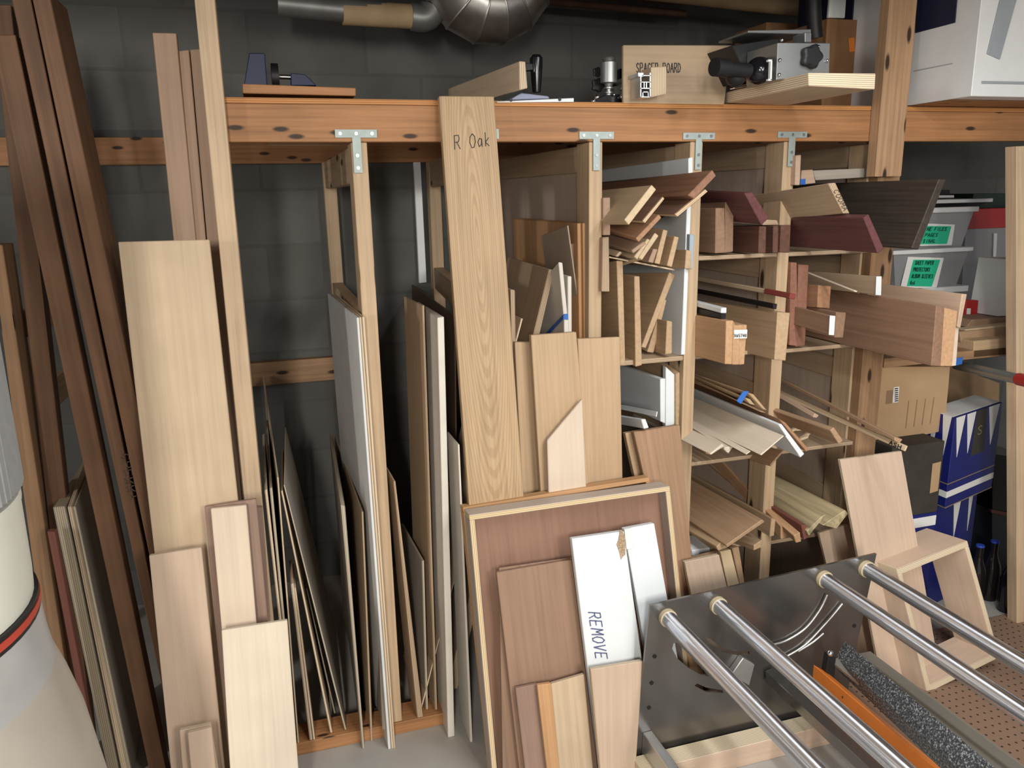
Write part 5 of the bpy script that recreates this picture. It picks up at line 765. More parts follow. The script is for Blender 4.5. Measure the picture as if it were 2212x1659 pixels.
slab('book', 'red and white booklet standing in front of the clear bin', 'book', 'red_plastic', [(2.363, 0.2, 1.116), (2.4192, 0.2, 1.1119), (2.4218, 0.2, 1.0481), (2.3647, 0.2, 1.0527)], (0.0, 0.03, 0.0), None, None, None, 'bk')
slab('picture', None, None, 'paper', [(2.3683, 0.1985, 1.0865), (2.3859, 0.1985, 1.0854), (2.3874, 0.1985, 1.0642), (2.3698, 0.1985, 1.0653)], (0.0, 0.001, 0.0), None, 'bk')
slab('board', 'dark brown board lying rearmost on the bin shelf', 'board', 'brown_mid', [(2.2909, 0.1, 1.0654), (2.5803, 0.1, 1.0591), (2.5833, 0.1, 1.0421), (2.2691, 0.1, 1.0405)], (0.0, 0.12, 0.0), 'boards lying on the bin shelf')
slab('board', 'thin pale board lying on the bin shelf', 'board', 'ash', [(2.222, 0.06, 1.0418), (2.5344, 0.06, 1.0491), (2.536, 0.06, 1.0399), (2.2245, 0.06, 1.0316)], (0.0, 0.04, 0.0), 'boards lying on the bin shelf')
slab('board', 'flat brown board lying on the bin shelf under the thin pale one', 'board', 'oak_brown', [(2.1874, 0.05, 1.0378), (2.5247, 0.05, 1.0368), (2.5332, 0.05, 0.9887), (2.2037, 0.05, 0.9927)], (0.0, 0.12, 0.0), 'boards lying on the bin shelf')
slab('board', 'tan board end frontmost on the bin shelf at the right edge', 'board', 'oak_tan', [(2.1999, 0.0, 1.0135), (2.4692, 0.0, 1.0138), (2.4794, 0.0, 0.9563), (2.2057, 0.0, 0.9577)], (0.0, 0.12, 0.0), 'boards lying on the bin shelf')
slab('tape', None, None, 'blue_tape', [(2.1304, -0.004, 0.9606), (2.1575, -0.004, 0.9643), (2.1574, -0.004, 0.9406), (2.1313, -0.004, 0.9369)], (0.0, 0.003, 0.0), None, 'rack')
slab('stud', 'pale upright stud cut by the right edge of the picture', 'stud', 'pine_pale', [(2.1414, -0.12, 1.6232), (2.3834, -0.12, 1.6306), (2.8509, -0.12, -0.7498), (2.5254, -0.12, -0.6628)], (0.0, 0.04, 0.0))
tube('pipe', 'grey metal pipe with a red tip below the bin shelf', 'pipe', 'steel_dull', [(2.2449, 0.1, 0.9089), (2.1239, -0.25, 0.9443)], 0.016, 'pipe')
tube('tip', None, None, 'red_plastic', [(2.1276, -0.2395, 0.9433), (2.1094, -0.292, 0.9486)], 0.019, None, 'pipe')
slab('cardboard_box', 'large cardboard box with a barcode sticker under the bin shelf', 'box', 'cardboard', [(1.8621, 0.06, 0.9434), (2.1767, 0.06, 0.9171), (2.1836, 0.06, 0.6896), (1.891, 0.06, 0.6694)], (0.0, 0.4, 0.0), None, None, None, 'cb1')
slab('sticker', None, None, 'paper', [(1.9469, 0.0585, 0.866), (1.969, 0.0585, 0.8672), (1.9708, 0.0585, 0.8131), (1.9484, 0.0585, 0.8132)], (0.0, 0.001, 0.0), None, 'cb1', None, 'barc')
slab('barcode_line', None, None, 'ink', [(1.9502, 0.0575, 0.8627), (1.9641, 0.0575, 0.863), (1.9639, 0.0575, 0.8593), (1.95, 0.0575, 0.859)], (0.0, 0.0008, 0.0), None, 'cb1')
slab('barcode_line', None, None, 'ink', [(1.951, 0.0575, 0.8557), (1.9649, 0.0575, 0.856), (1.9647, 0.0575, 0.8522), (1.9508, 0.0575, 0.8519)], (0.0, 0.0008, 0.0), None, 'cb1')
slab('barcode_line', None, None, 'ink', [(1.9518, 0.0575, 0.8486), (1.9657, 0.0575, 0.8489), (1.9655, 0.0575, 0.8452), (1.9516, 0.0575, 0.8449)], (0.0, 0.0008, 0.0), None, 'cb1')
slab('barcode_line', None, None, 'ink', [(1.9526, 0.0575, 0.8416), (1.9666, 0.0575, 0.8419), (1.9663, 0.0575, 0.8381), (1.9524, 0.0575, 0.8378)], (0.0, 0.0008, 0.0), None, 'cb1')
slab('barcode_line', None, None, 'ink', [(1.9534, 0.0575, 0.8345), (1.9674, 0.0575, 0.8348), (1.9672, 0.0575, 0.831), (1.9532, 0.0575, 0.8307)], (0.0, 0.0008, 0.0), None, 'cb1')
slab('barcode_line', None, None, 'ink', [(1.9542, 0.0575, 0.8274), (1.9682, 0.0575, 0.8277), (1.968, 0.0575, 0.8239), (1.954, 0.0575, 0.8237)], (0.0, 0.0008, 0.0), None, 'cb1')
slab('barcode_line', None, None, 'ink', [(1.955, 0.0575, 0.8203), (1.969, 0.0575, 0.8206), (1.9688, 0.0575, 0.8168), (1.9548, 0.0575, 0.8166)], (0.0, 0.0008, 0.0), None, 'cb1')
slab('printed_label', None, None, 'ink_faint', [(1.9201, 0.0585, 0.8567), (1.9454, 0.0585, 0.857), (1.9455, 0.0585, 0.8113), (1.9201, 0.0585, 0.8111)], (0.0, 0.0008, 0.0), None, 'cb1')
slab('printed_line', None, None, 'ink_faint', [(2.0135, 0.0588, 0.8127), (2.0167, 0.0588, 0.8129), (2.0153, 0.0588, 0.7166), (2.012, 0.0588, 0.7164)], (0.0, 0.0008, 0.0), None, 'cb1')
slab('printed_line', None, None, 'ink_faint', [(2.0484, 0.0588, 0.8137), (2.0516, 0.0588, 0.8139), (2.049, 0.0588, 0.7185), (2.0457, 0.0588, 0.7183)], (0.0, 0.0008, 0.0), None, 'cb1')
slab('printed_line', None, None, 'ink_faint', [(2.0835, 0.0588, 0.8147), (2.0868, 0.0588, 0.8149), (2.0829, 0.0588, 0.7204), (2.0796, 0.0588, 0.7202)], (0.0, 0.0008, 0.0), None, 'cb1')
slab('printed_line', None, None, 'ink_faint', [(2.1189, 0.0588, 0.8157), (2.1222, 0.0588, 0.8159), (2.1171, 0.0588, 0.7223), (2.1138, 0.0588, 0.7221)], (0.0, 0.0008, 0.0), None, 'cb1')
slab('cardboard_box', 'shaded cardboard box behind the barcoded one', 'box', 'cardboard', [(2.6272, 0.5, 0.8005), (2.9167, 0.5, 0.6952), (2.9321, 0.5, 0.5664), (2.6757, 0.5, 0.4449)], (0.0, 0.3, 0.0))
slab('cardboard_box', 'dark box with a tan patch under the barcoded cardboard box', 'box', 'dark_box', [(1.8821, -0.03, 0.6899), (2.0939, -0.03, 0.6899), (2.0939, -0.03, 0.438), (1.8821, -0.03, 0.438)], (0, 0.43, 0), None, None, None, 'dbox')
slab('carton', 'flat blue and white carton under the dark box, left of the carriers', 'carton', 'blue_carton', [(1.8821, -0.028, 0.437), (2.0939, -0.028, 0.437), (2.0939, -0.028, 0.0), (1.8821, -0.028, 0.0)], (0, 0.378, 0), None, None, None, 'bwc')
slab('band', None, None, 'paper', [(1.8821, -0.0292, 0.425), (2.0939, -0.0292, 0.425), (2.0939, -0.0292, 0.39), (1.8821, -0.0292, 0.39)], (0, 0.0012, 0), None, 'bwc')
slab('band', None, None, 'paper', [(1.8821, -0.0292, 0.355), (2.0939, -0.0292, 0.355), (2.0939, -0.0292, 0.345), (1.8821, -0.0292, 0.345)], (0, 0.0012, 0), None, 'bwc')
slab('patch', None, None, 'cardboard', [(2.0503, -0.032, 0.6159), (2.0855, -0.032, 0.6192), (2.0857, -0.032, 0.5149), (2.0523, -0.032, 0.5105)], (0.0, 0.001, 0.0), None, 'dbox')
carrier('upper blue bottle carrier box with white peaks, corner towards the camera', (2.1587, 0.0, 0.4277), (0.3126, 0.0969, 0.0), (-0.004, 0.115, 0.0), 0.326, True)
carrier('lower blue bottle carrier with white peaks, standing on the floor under the upper one', (2.1772, 0.0627, 0.0), (0.297, 0.092, 0.0), (-0.0038, 0.1092, 0.0), 0.424, False)
bottle('dark bottle with a blue cap standing at the right, nearer of the front pair', (2.3974, 0.0494, 0.0), 0)
bottle('dark bottle with a blue cap standing at the right, farther of the front pair', (2.4771, 0.0589, 0.0), 1)
bottle('dark bottle with a blue cap right below the corner of the upper carrier', (2.5029, 0.3326, 0.0), 2)
bottle('dark bottle with a blue cap just right of the carrier corner', (2.5895, 0.3369, 0.0), 3)
bottle('dark bottle whose blue cap is dim, farthest right under the upper carrier', (2.7451, 0.3434, 0.0), 4)
bottle('dark bottle beside the edge stud', (2.4627, -0.0309, 0.0), 5)
slab('crate', 'black crate of bottles at the right edge behind the stud', 'crate', 'black_gloss', [(2.5827, 0.2, 0.5158), (2.8396, 0.2, 0.4531), (2.8833, 0.2, 0.2095), (2.6092, 0.2, 0.282)], (0.0, 0.3, 0.0))
slab('crate', 'dark tray with a reddish rim under the black crate', 'crate', 'dark_tray', [(2.6097, 0.2, 0.2787), (2.8851, 0.2, 0.1991), (2.9209, 0.2, 0.0), (2.6532, 0.2, 0.0)], (0.0, 0.3, 0.0), None, None, None, 'dtray')
slab('rim', None, None, 'red_board', [(2.6001, 0.195, 0.2853), (2.8782, 0.195, 0.2041), (2.8817, 0.195, 0.1848), (2.6024, 0.195, 0.2706)], (0.0, 0.01, 0.0), None, 'dtray')
thing('sframe', 'drawer_box', 'open plywood drawer frame standing on the pegboard sheet at right', 'frame', (1.9605, -0.3256, 0.0273))
slab('top_board', None, None, 'ply_pink2', [(1.7149, -0.2657, 0.4016), (1.9835, -0.2583, 0.448), (1.9895, -0.2614, 0.4285), (1.72, -0.269, 0.3814)], (-0.0413, 0.118, -0.0), None, 'sframe')
slab('side_board', None, None, 'ply_pink2', [(1.72, -0.269, 0.3814), (1.7348, -0.2686, 0.384), (1.8327, -0.3298, 0.001), (1.8169, -0.3304, -0.0023)], (-0.0413, 0.118, -0.0), None, 'sframe')
slab('side_board', None, None, 'ply_pink2', [(1.9747, -0.2619, 0.4259), (1.9895, -0.2614, 0.4285), (2.104, -0.3209, 0.0568), (2.0883, -0.3214, 0.0536)], (-0.0413, 0.118, -0.0), None, 'sframe')
slab('bottom_board', None, None, 'ply_pink2', [(1.8275, -0.3266, 0.0212), (2.0823, -0.3183, 0.0732), (2.0883, -0.3214, 0.0536), (1.8327, -0.3298, 0.001)], (-0.0413, 0.118, -0.0), None, 'sframe')
slab('pegboard', 'brown pegboard sheet lying on the floor at right under the rods', 'pegboard', 'pegboard', [(1.52, -1.0, 0.006), (3.0, -1.0, 0.006), (3.0, -1.0, 0.0), (1.52, -1.0, 0.0)], (0, 0.94, 0))
slab('plank', 'short orange plank lying on the shelf edge at left', 'plank', 'pine_orange', [(-0.023, 0.01, 1.7746), (0.2337, 0.01, 1.7701), (0.2325, 0.01, 1.7518), (-0.0243, 0.01, 1.7539)], (0.0, 0.14, 0.0))
thing('clampb', 'bar_clamp', 'blue hand clamp standing behind the short plank on the top shelf', 'clamp', (0.016, 0.2, 1.7909))
slab('jaw', None, None, 'blue_plastic', [(-0.002, 0.2, 1.8715), (0.0355, 0.2, 1.8726), (0.0342, 0.2, 1.7912), (-0.0231, 0.2, 1.7903)], (0.0, 0.04, 0.0), None, 'clampb')
slab('handle', None, None, 'blue_plastic', [(0.0946, 0.2, 1.8275), (0.1299, 0.2, 1.8245), (0.1566, 0.2, 1.7979), (0.0928, 0.2, 1.7968)], (0.0, 0.04, 0.0), None, 'clampb')
tube('bar', None, None, 'steel', [(0.0511, 0.22, 1.8204), (0.1031, 0.22, 1.8196)], 0.006, None, 'clampb')
tube('pad', None, None, 'black', [(0.0471, 0.22, 1.8204), (0.0651, 0.22, 1.8204)], 0.032, None, 'clampb')
slab('jig_board', 'pale plywood jig board slanting back on the shelf beside the oak plank', 'jig', 'ply_birch', [(0.6252, -0.05, 1.8308), (0.6412, -0.05, 1.8301), (0.6454, -0.05, 1.7688), (0.6245, -0.05, 1.7644)], (-0.0661, 0.5, -0.0022), None, None, None, 'jig')
thing('bh', 'knob_handle', 'upright black knob handle beside the pale jig board', 'handle', (0.7198, 0.1, 1.7784))
lathe('grip', None, None, 'black_gloss', (0.7198, 0.1, 1.7784), [(0, 0), (0.011, 0), (0.014, 0.3), (0.017, 0.7), (0.017, 0.9), (0.011, 0.98), (0, 1)], 0.095, None, 'bh')
slab('bracket', None, None, 'black', [(0.6872, 0.09, 1.8496), (0.7087, 0.09, 1.8486), (0.7085, 0.09, 1.8322), (0.6869, 0.09, 1.8296)], (0.0, 0.02, 0.0), None, 'bh')
slab('white_board', 'white board edge with two holes lying on the shelf front', 'board', 'melamine', [(0.577, -0.01, 1.7414), (0.7832, -0.01, 1.7525), (0.7832, -0.01, 1.7427), (0.5776, -0.01, 1.739)], (0.0, 0.15, 0.0), None, None, None, 'wbd')
slab('paper', 'bluish papers on the white board', 'paper', 'paper_blue', [(0.6551, 0.03, 1.7675), (0.7283, 0.03, 1.7606), (0.7317, 0.03, 1.7548), (0.6228, 0.03, 1.75)], (0.0, 0.1, 0.0))
disc('hole', 'black', (0.6141, -0.011, 1.745), 0.004, 'wbd')
disc('hole', 'black', (0.7441, -0.011, 1.7482), 0.004, 'wbd')
thing('fx', 'jig_fixture', 'black fixture with star knobs and an upright silver spindle on the top shelf', 'fixture', (0.906, 0.05, 1.7483))
lathe('spindle', None, None, 'steel_dull', (0.906, 0.05, 1.7483), [(0, 0.1), (0.008, 0.12), (0.008, 0.2), (0.012, 0.21), (0.012, 0.24), (0.007, 0.25), (0.007, 0.3), (0.013, 0.31), (0.013, 0.34), (0.0085, 0.35), (0.012, 0.42), (0.0225, 0.44), (0.0225, 0.88), (0.019, 0.9), (0.014, 0.92), (0.017, 0.95), (0.015, 0.99), (0, 1)], 0.1145, None, 'fx')
slab('base', None, None, 'black_gloss', [(0.8855, 0.03, 1.7652), (0.9825, 0.03, 1.7717), (0.9889, 0.03, 1.7488), (0.8417, 0.03, 1.7454)], (0.0, 0.12, 0.0), None, 'fx')
starknob('fx', (0.8918, 0.09, 1.798), 0.017)
starknob('fx', (0.9528, 0.09, 1.8145), 0.022)
starknob('fx', (0.8897, 0.09, 1.8311), 0.012)
starknob('fx', (0.9626, 0.09, 1.8302), 0.013)
starknob('fx', (0.987, 0.09, 1.8014), 0.017)
ball('bolt', 'chrome', (0.851, 0.025, 1.7491), 0.007, 'fx')
ball('bolt', 'chrome', (0.8614, 0.025, 1.7593), 0.007, 'fx')
ball('bolt', 'chrome', (0.9102, 0.025, 1.7663), 0.004, 'fx')
ball('bolt', 'chrome', (0.937, 0.025, 1.7821), 0.008, 'fx')
ball('bolt', 'chrome', (0.9344, 0.025, 1.7611), 0.008, 'fx')
ball('bolt', 'chrome', (0.9568, 0.025, 1.7623), 0.008, 'fx')
ball('bolt', 'chrome', (0.9734, 0.025, 1.7633), 0.008, 'fx')
thing('fence', 'fence_section', 'short fence section of aluminium profile and ply block on the top shelf', 'fence', (0.9896, 0.0, 1.7582))
multislab('profile', 'steel_bright', [[(0.9381, -0.06, 1.8093), (0.953, -0.06, 1.8097), (0.9532, -0.06, 1.8008), (0.9392, -0.06, 1.8005)], [(0.9448, -0.06, 1.8007), (0.9476, -0.06, 1.8007), (0.9486, -0.06, 1.7507), (0.9457, -0.06, 1.7507)], [(0.9709, -0.06, 1.81), (0.9741, -0.06, 1.8101), (0.9755, -0.06, 1.7511), (0.9722, -0.06, 1.751)], [(0.945, -0.06, 1.7881), (0.9742, -0.06, 1.7887), (0.9743, -0.06, 1.7868), (0.9451, -0.06, 1.7862)], [(0.9453, -0.06, 1.7733), (0.9746, -0.06, 1.7738), (0.9746, -0.06, 1.7715), (0.9454, -0.06, 1.7711)], [(0.9457, -0.06, 1.7526), (0.975, -0.06, 1.753), (0.9751, -0.06, 1.7507), (0.9458, -0.06, 1.7503)], [(0.9494, -0.06, 1.804), (0.9739, -0.06, 1.8045), (0.9739, -0.06, 1.8026), (0.9494, -0.06, 1.802)], [(0.9545, -0.06, 1.7864), (0.9573, -0.06, 1.7864), (0.9576, -0.06, 1.7735), (0.9547, -0.06, 1.7735)], [(0.9611, -0.06, 1.7865), (0.9639, -0.06, 1.7866), (0.9642, -0.06, 1.7736), (0.9613, -0.06, 1.7736)], [(0.9511, -0.06, 1.7645), (0.9691, -0.06, 1.7648), (0.9691, -0.06, 1.7627), (0.9512, -0.06, 1.7624)], [(0.9511, -0.06, 1.7645), (0.954, -0.06, 1.7646), (0.9542, -0.06, 1.7524), (0.9514, -0.06, 1.7524)], [(0.9668, -0.06, 1.7648), (0.9691, -0.06, 1.7648), (0.9694, -0.06, 1.7526), (0.9671, -0.06, 1.7526)]], (0, 0.16, 0), 'fence')
slab('ply_block', None, None, 'ply_birch', [(0.9769, -0.055, 1.8246), (1.0215, -0.055, 1.8276), (1.0234, -0.055, 1.7605), (0.9786, -0.055, 1.7514)], (0.0, 0.16, 0.0), None, 'fence')
slab('spacer_board', 'plywood board lettered in capitals, standing on the shelf beside the fence section', 'board', 'ply_tan', [(0.9244, 0.0, 1.8851), (1.2455, 0.0, 1.8943), (1.2268, 0.0, 1.7357), (0.9264, 0.0, 1.7413)], (0.0, 0.012, 0.0), None, None, None, 'spacer')
textfit('SPACER BOARD', 'spacer', (0.9617, -0.0012, 1.819), (0.1301, 0.0, 0.0029), (-0.0004, -0.0, 0.023), 0.0022, 'ink', 'handwriting')
slab('base_board', 'thick plywood base overhanging the shelf front under the silver machine', 'board', 'ply_birch', [(1.2383, -0.34, 1.7764), (1.4283, -0.34, 1.7793), (1.4293, -0.34, 1.7432), (1.2419, -0.34, 1.7477)], (0.0, 0.62, -0.0007), None, None, None, 'mb')
thing('mach', 'sanding_machine', 'silver boxed machine with black knobs on the thick plywood base', 'machine', (1.3192, -0.2, 1.7888))
slab('housing', None, None, 'steel_dull', [(1.2139, -0.25, 1.857), (1.3629, -0.25, 1.8606), (1.3664, -0.25, 1.7892), (1.2153, -0.25, 1.7721)], (0.0, 0.13, 0.0), None, 'mach')
slab('top_plate', None, None, 'steel_dull', [(1.1954, -0.15, 1.9022), (1.3803, -0.15, 1.9118), (1.3814, -0.15, 1.8988), (1.1957, -0.15, 1.896)], (0.0, 0.14, 0.0), None, 'mach')
slab('back_plate', None, None, 'steel_dull', [(1.3327, -0.19, 1.8947), (1.352, -0.19, 1.8954), (1.3539, -0.19, 1.8718), (1.3345, -0.19, 1.8712)], (0.0, 0.05, 0.0), None, 'mach')
slab('body', None, None, 'black', [(1.1692, -0.12, 1.8713), (1.3068, -0.12, 1.8929), (1.3073, -0.12, 1.7995), (1.2216, -0.12, 1.7884)], (0.0, 0.14, 0.0), None, 'mach')
starknob('mach', (1.3031, -0.262, 1.8262), 0.026)
tube('knob_shaft', None, None, 'black', [(1.0882, -0.234, 1.7977), (1.1554, -0.22, 1.7959)], 0.017, None, 'mach')
tube('knob', None, None, 'black', [(1.0478, -0.2424, 1.7987), (1.0882, -0.234, 1.7977)], 0.021, None, 'mach')
ball('guard', 'black_gloss', (1.1984, -0.2, 1.7998), 0.033, 'mach')
ball('knob', 'black', (1.1338, -0.2, 1.7872), 0.026, 'mach')
slab('clip', None, None, 'white_metal', [(1.1867, -0.255, 1.8176), (1.1974, -0.255, 1.8179), (1.1982, -0.255, 1.8136), (1.1876, -0.255, 1.8122)], (0.0, 0.01, 0.0), None, 'mach')
slab('clip', None, None, 'white_metal', [(1.1938, -0.255, 1.8157), (1.1981, -0.255, 1.8158), (1.1995, -0.255, 1.7701), (1.1946, -0.255, 1.77)], (0.0, 0.01, 0.0), None, 'mach')
slab('clip', None, None, 'white_metal', [(1.1896, -0.255, 1.7738), (1.1992, -0.255, 1.7744), (1.199, -0.255, 1.7696), (1.1893, -0.255, 1.7694)], (0.0, 0.01, 0.0), None, 'mach')
slab('chrome_strip', None, None, 'chrome', [(1.106, -0.24, 1.7546), (1.1402, -0.24, 1.7604), (1.1404, -0.24, 1.7578), (1.1069, -0.24, 1.752)], (0.0, 0.02, 0.0), None, 'mach')
ball('bolt', 'chrome', (1.2221, -0.253, 1.8625), 0.0045, 'mach')
ball('bolt', 'chrome', (1.2199, -0.253, 1.8171), 0.0045, 'mach')
ball('bolt', 'chrome', (1.22, -0.253, 1.7839), 0.0045, 'mach')
ball('bolt', 'chrome', (1.3269, -0.253, 1.8502), 0.0045, 'mach')
ball('bolt', 'chrome', (1.3547, -0.253, 1.819), 0.0045, 'mach')
slab('cardboard_box', 'cardboard box with faint black writing behind the silver machine', 'box', 'cardboard_dark', [(1.7357, 0.25, 2.0306), (2.0365, 0.25, 2.0306), (2.0365, 0.25, 1.7445), (1.7357, 0.25, 1.7445)], (0, 0.3, 0), None, None, None, 'cbx')
textfit('Dust', 'cbx', (1.8664, 0.2488, 1.9435), (0.0653, 0.0, 0.0019), (-0.0006, 0.0, 0.018), 0.003, 'ink', 'handwriting')
textfit('For', 'cbx', (1.8643, 0.2488, 1.9052), (0.069, 0.0, 0.0018), (0.0053, 0.0, 0.0183), 0.003, 'ink', 'handwriting')
textfit('Collec', 'cbx', (1.863, 0.2488, 1.8811), (0.0804, 0.0, 0.0018), (0.009, 0.0, 0.0185), 0.003, 'ink', 'handwriting')
slab('orange_tag', None, None, 'orange_paint', [(1.8182, 0.248, 1.9749), (1.8409, 0.248, 1.9781), (1.8461, 0.248, 1.937), (1.8257, 0.248, 1.9345)], (0.0, 0.001, 0.0), None, 'cbx')
slab('cardboard_box', 'dim cardboard box farthest back on the top shelf', 'box', 'cardboard_dark', [(1.7525, 0.6, 2.0886), (1.9189, 0.6, 2.0886), (1.9189, 0.6, 1.7445), (1.7525, 0.6, 1.7445)], (0, 0.2, 0))
slab('storage_box', 'navy blue storage box on top of the written cardboard box', 'box', 'navy', [(1.844, 0.27, 2.4), (2.264, 0.27, 2.4), (2.264, 0.27, 2.0326), (1.844, 0.27, 2.0326)], (0, 0.28, 0))
slab('panel', 'white board standing between the navy box and the dark hose', 'board', 'white_plastic', [(1.7327, 0.24, 2.1083), (1.7926, 0.24, 2.1112), (1.7929, 0.24, 2.0322), (1.7307, 0.24, 2.0307)], (0.0, 0.01, 0.0))
tube('hose', 'thick black hose hanging behind the silver machine', 'hose', 'black', [(1.6399, 0.2, 2.0859), (1.6486, 0.2, 2.015), (1.6587, 0.2, 1.9611)], 0.022, 'hose')
thing('cab', 'cabinet', 'white plastic cabinet overhanging the shelf at the top right', 'cabinet', (1.8449, -0.22, 1.7463))
slab('body', None, None, 'white_plastic', [(1.8476, -0.22, 2.42), (2.5476, -0.22, 2.42), (2.5476, -0.22, 1.7476), (1.8476, -0.22, 1.7476)], (0, 0.57, 0), None, 'cab')
slab('label_strip', None, None, 'grey_plastic', [(1.9087, -0.225, 2.0048), (1.9628, -0.225, 2.0006), (1.9276, -0.225, 1.8418), (1.8827, -0.225, 1.8546)], (0.0, 0.004, 0.0), None, 'cab')
slab('slot', None, None, 'grey_plastic', [(1.8762, -0.223, 1.7863), (2.0792, -0.223, 1.7875), (2.0805, -0.223, 1.7803), (1.8773, -0.223, 1.7793)], (0.0, 0.004, 0.0), None, 'cab')
slab('window', None, None, 'navy', [(1.8466, 0.0075, 2.0725), (1.8466, -0.1408, 2.0381), (1.8466, -0.143, 1.946), (1.8466, -0.0024, 1.9452)], (-0.003, 0, 0), None, 'cab')
slab('seam', None, None, 'grey_plastic', [(1.8471, -0.0073, 1.8421), (1.8471, -0.1472, 1.8419), (1.8471, -0.1475, 1.8401), (1.8471, -0.0076, 1.8398)], (-0.002, 0, 0), None, 'cab')
slab('board', 'wood board lying under the white cabinet', 'board', 'pine_orange', [(1.8576, -0.15, 1.7466), (2.5276, -0.15, 1.7466), (2.5276, -0.15, 1.746), (1.8576, -0.15, 1.746)], (0, 0.45, 0))
tube('pipe', 'thin horizontal pipe with a tan wrap left of the silver duct elbow', 'pipe', 'galv_dark', [(0.0914, 0.62, 2.0791), (0.5135, 0.62, 2.0578)], 0.034, 'spipe')
tube('wrap', None, None, 'tan_wrap', [(0.2793, 0.62, 2.0628), (0.4888, 0.62, 2.0595)], 0.036, None, 'spipe')
tube('fitting', None, None, 'galv_dark', [(0.4888, 0.62, 2.0595), (0.5507, 0.62, 2.07), (0.5933, 0.62, 2.2046)], 0.041, None, 'spipe')
elbow('galvanised segmented duct elbow hanging over the shelf', 'duct', (0.7337, 0.6, 2.1968), 0.105, 0.112)
tube('pipe', 'dim rusty pipe along the wall at the top right', 'pipe', 'rust', [(0.9741, 0.8, 2.1655), (1.5402, 0.8, 2.1472)], 0.012)
tube('pipe', 'pale thick pipe under the ceiling at the top right', 'pipe', 'tan_wrap', [(1.2892, 0.6, 2.1791), (1.9482, 0.6, 2.1478)], 0.04)
dust((-0.56, -0.95, 0.0), {'filt': [(0.2348, 1.3084), (0.2351, 1.2764), (0.2348, 1.2365), (0.234, 1.1991), (0.2322, 1.1644)], 'body': [(0.2322, 1.1503), (0.2321, 1.1386), (0.2314, 1.0929), (0.2307, 1.0429), (0.23, 1.0261)], 'band': [(0.2303, 1.0247), (0.2336, 1.0061)], 'bag': [(0.2338, 1.0034), (0.2357, 0.9626), (0.2405, 0.921), (0.2522, 0.8797), (0.2653, 0.8184), (0.277, 0.7215)]})
thing('mf', 'roller_frame', 'steel end-plate machine frame with four long chrome rods in the foreground', 'machine', (1.1, -0.6, 0.0))
holeplate('end_plate', 'gunmetal', [(0.8508, 0.4901), (1.5465, 0.5212), (1.5117, 0.2691), (1.4835, 0.0377), (0.8108, 0.0268)], [[(0.9174, 0.3531), (0.9211, 0.3681), (0.9317, 0.3676), (0.9815, 0.3079), (1.0328, 0.2454), (1.0051, 0.2569), (0.9662, 0.2869), (0.9331, 0.3206)], [(1.0141, 0.368), (1.0279, 0.3599), (1.0619, 0.3289), (1.1014, 0.3089), (1.1523, 0.2969), (1.1529, 0.2869), (1.1133, 0.294), (1.0682, 0.3114), (1.0286, 0.3438)], [(0.9872, 0.2281), (0.9952, 0.2329), (1.0232, 0.2146), (1.0738, 0.195), (1.077, 0.1859), (1.0238, 0.2007)]], -0.36, 0.007, 'mf')
tube('rod', None, None, 'ground_steel', [(0.899, -0.36, 0.4489), (0.899, -1.51, 0.4489)], 0.0205, None, 'mf')
tube('collar', None, None, 'tan_glue', [(0.899, -0.36, 0.4489), (0.899, -0.372, 0.4489)], 0.0235, None, 'mf')
tube('rod', None, None, 'ground_steel', [(1.0462, -0.36, 0.4568), (1.0462, -1.51, 0.4568)], 0.0205, None, 'mf')
tube('collar', None, None, 'tan_glue', [(1.0462, -0.36, 0.4568), (1.0462, -0.372, 0.4568)], 0.0235, None, 'mf')
tube('rod', None, None, 'ground_steel', [(1.3747, -0.36, 0.4754), (1.3747, -1.51, 0.4754)], 0.0205, None, 'mf')
tube('collar', None, None, 'tan_glue', [(1.3747, -0.36, 0.4754), (1.3747, -0.372, 0.4754)], 0.0235, None, 'mf')
tube('rod', None, None, 'ground_steel', [(1.5122, -0.36, 0.4831), (1.5122, -1.51, 0.4831)], 0.0205, None, 'mf')
tube('collar', None, None, 'tan_glue', [(1.5122, -0.36, 0.4831), (1.5122, -0.372, 0.4831)], 0.0235, None, 'mf')
slab('square_tube', None, None, 'steel_bright', [(0.837, -0.36, 0.1203), (0.8634, -0.36, 0.1216), (0.8711, -0.36, 0.0674), (0.8352, -0.36, 0.0542)], (0.0, -0.5, 0.0), None, 'mf')
slab('channel', None, None, 'gunmetal', [(1.2011, -0.365, 0.2316), (1.2294, -0.365, 0.2367), (1.2345, -0.365, 0.2048), (1.2063, -0.365, 0.194)], (0.0, -0.7, 0.0), None, 'mf')
slab('block', None, None, 'steel_bright', [(1.1197, -0.38, 0.2955), (1.1576, -0.38, 0.2668), (1.1443, -0.38, 0.2063), (1.0862, -0.38, 0.252)], (0.0, 0.02, 0.0), None, 'mf')
slab('bed', None, None, 'bed_grey', [(1.3137, -0.48, 0.3126), (1.4431, -0.48, 0.3106), (1.444, -0.48, 0.3021), (1.3146, -0.48, 0.3029)], (0.0, -0.8, 0.0), None, 'mf')
slab('foam_bar', 'speckled dark grey foam bar', None, 'foam', [(1.3415, -0.47, 0.3078), (1.3663, -0.47, 0.3503), (1.3853, -0.47, 0.3115), (1.356, -0.47, 0.2598)], (-0.2206, -0.742, 0.1579), None, 'mf')
slab('post', None, None, 'black', [(1.2934, -0.5, 0.3422), (1.3171, -0.5, 0.3279), (1.3185, -0.5, 0.2008), (1.2842, -0.5, 0.231)], (0.0, 0.02, 0.0), None, 'mf')
ball('bolt', 'chrome', (1.2931, -0.505, 0.349), 0.008, 'mf')
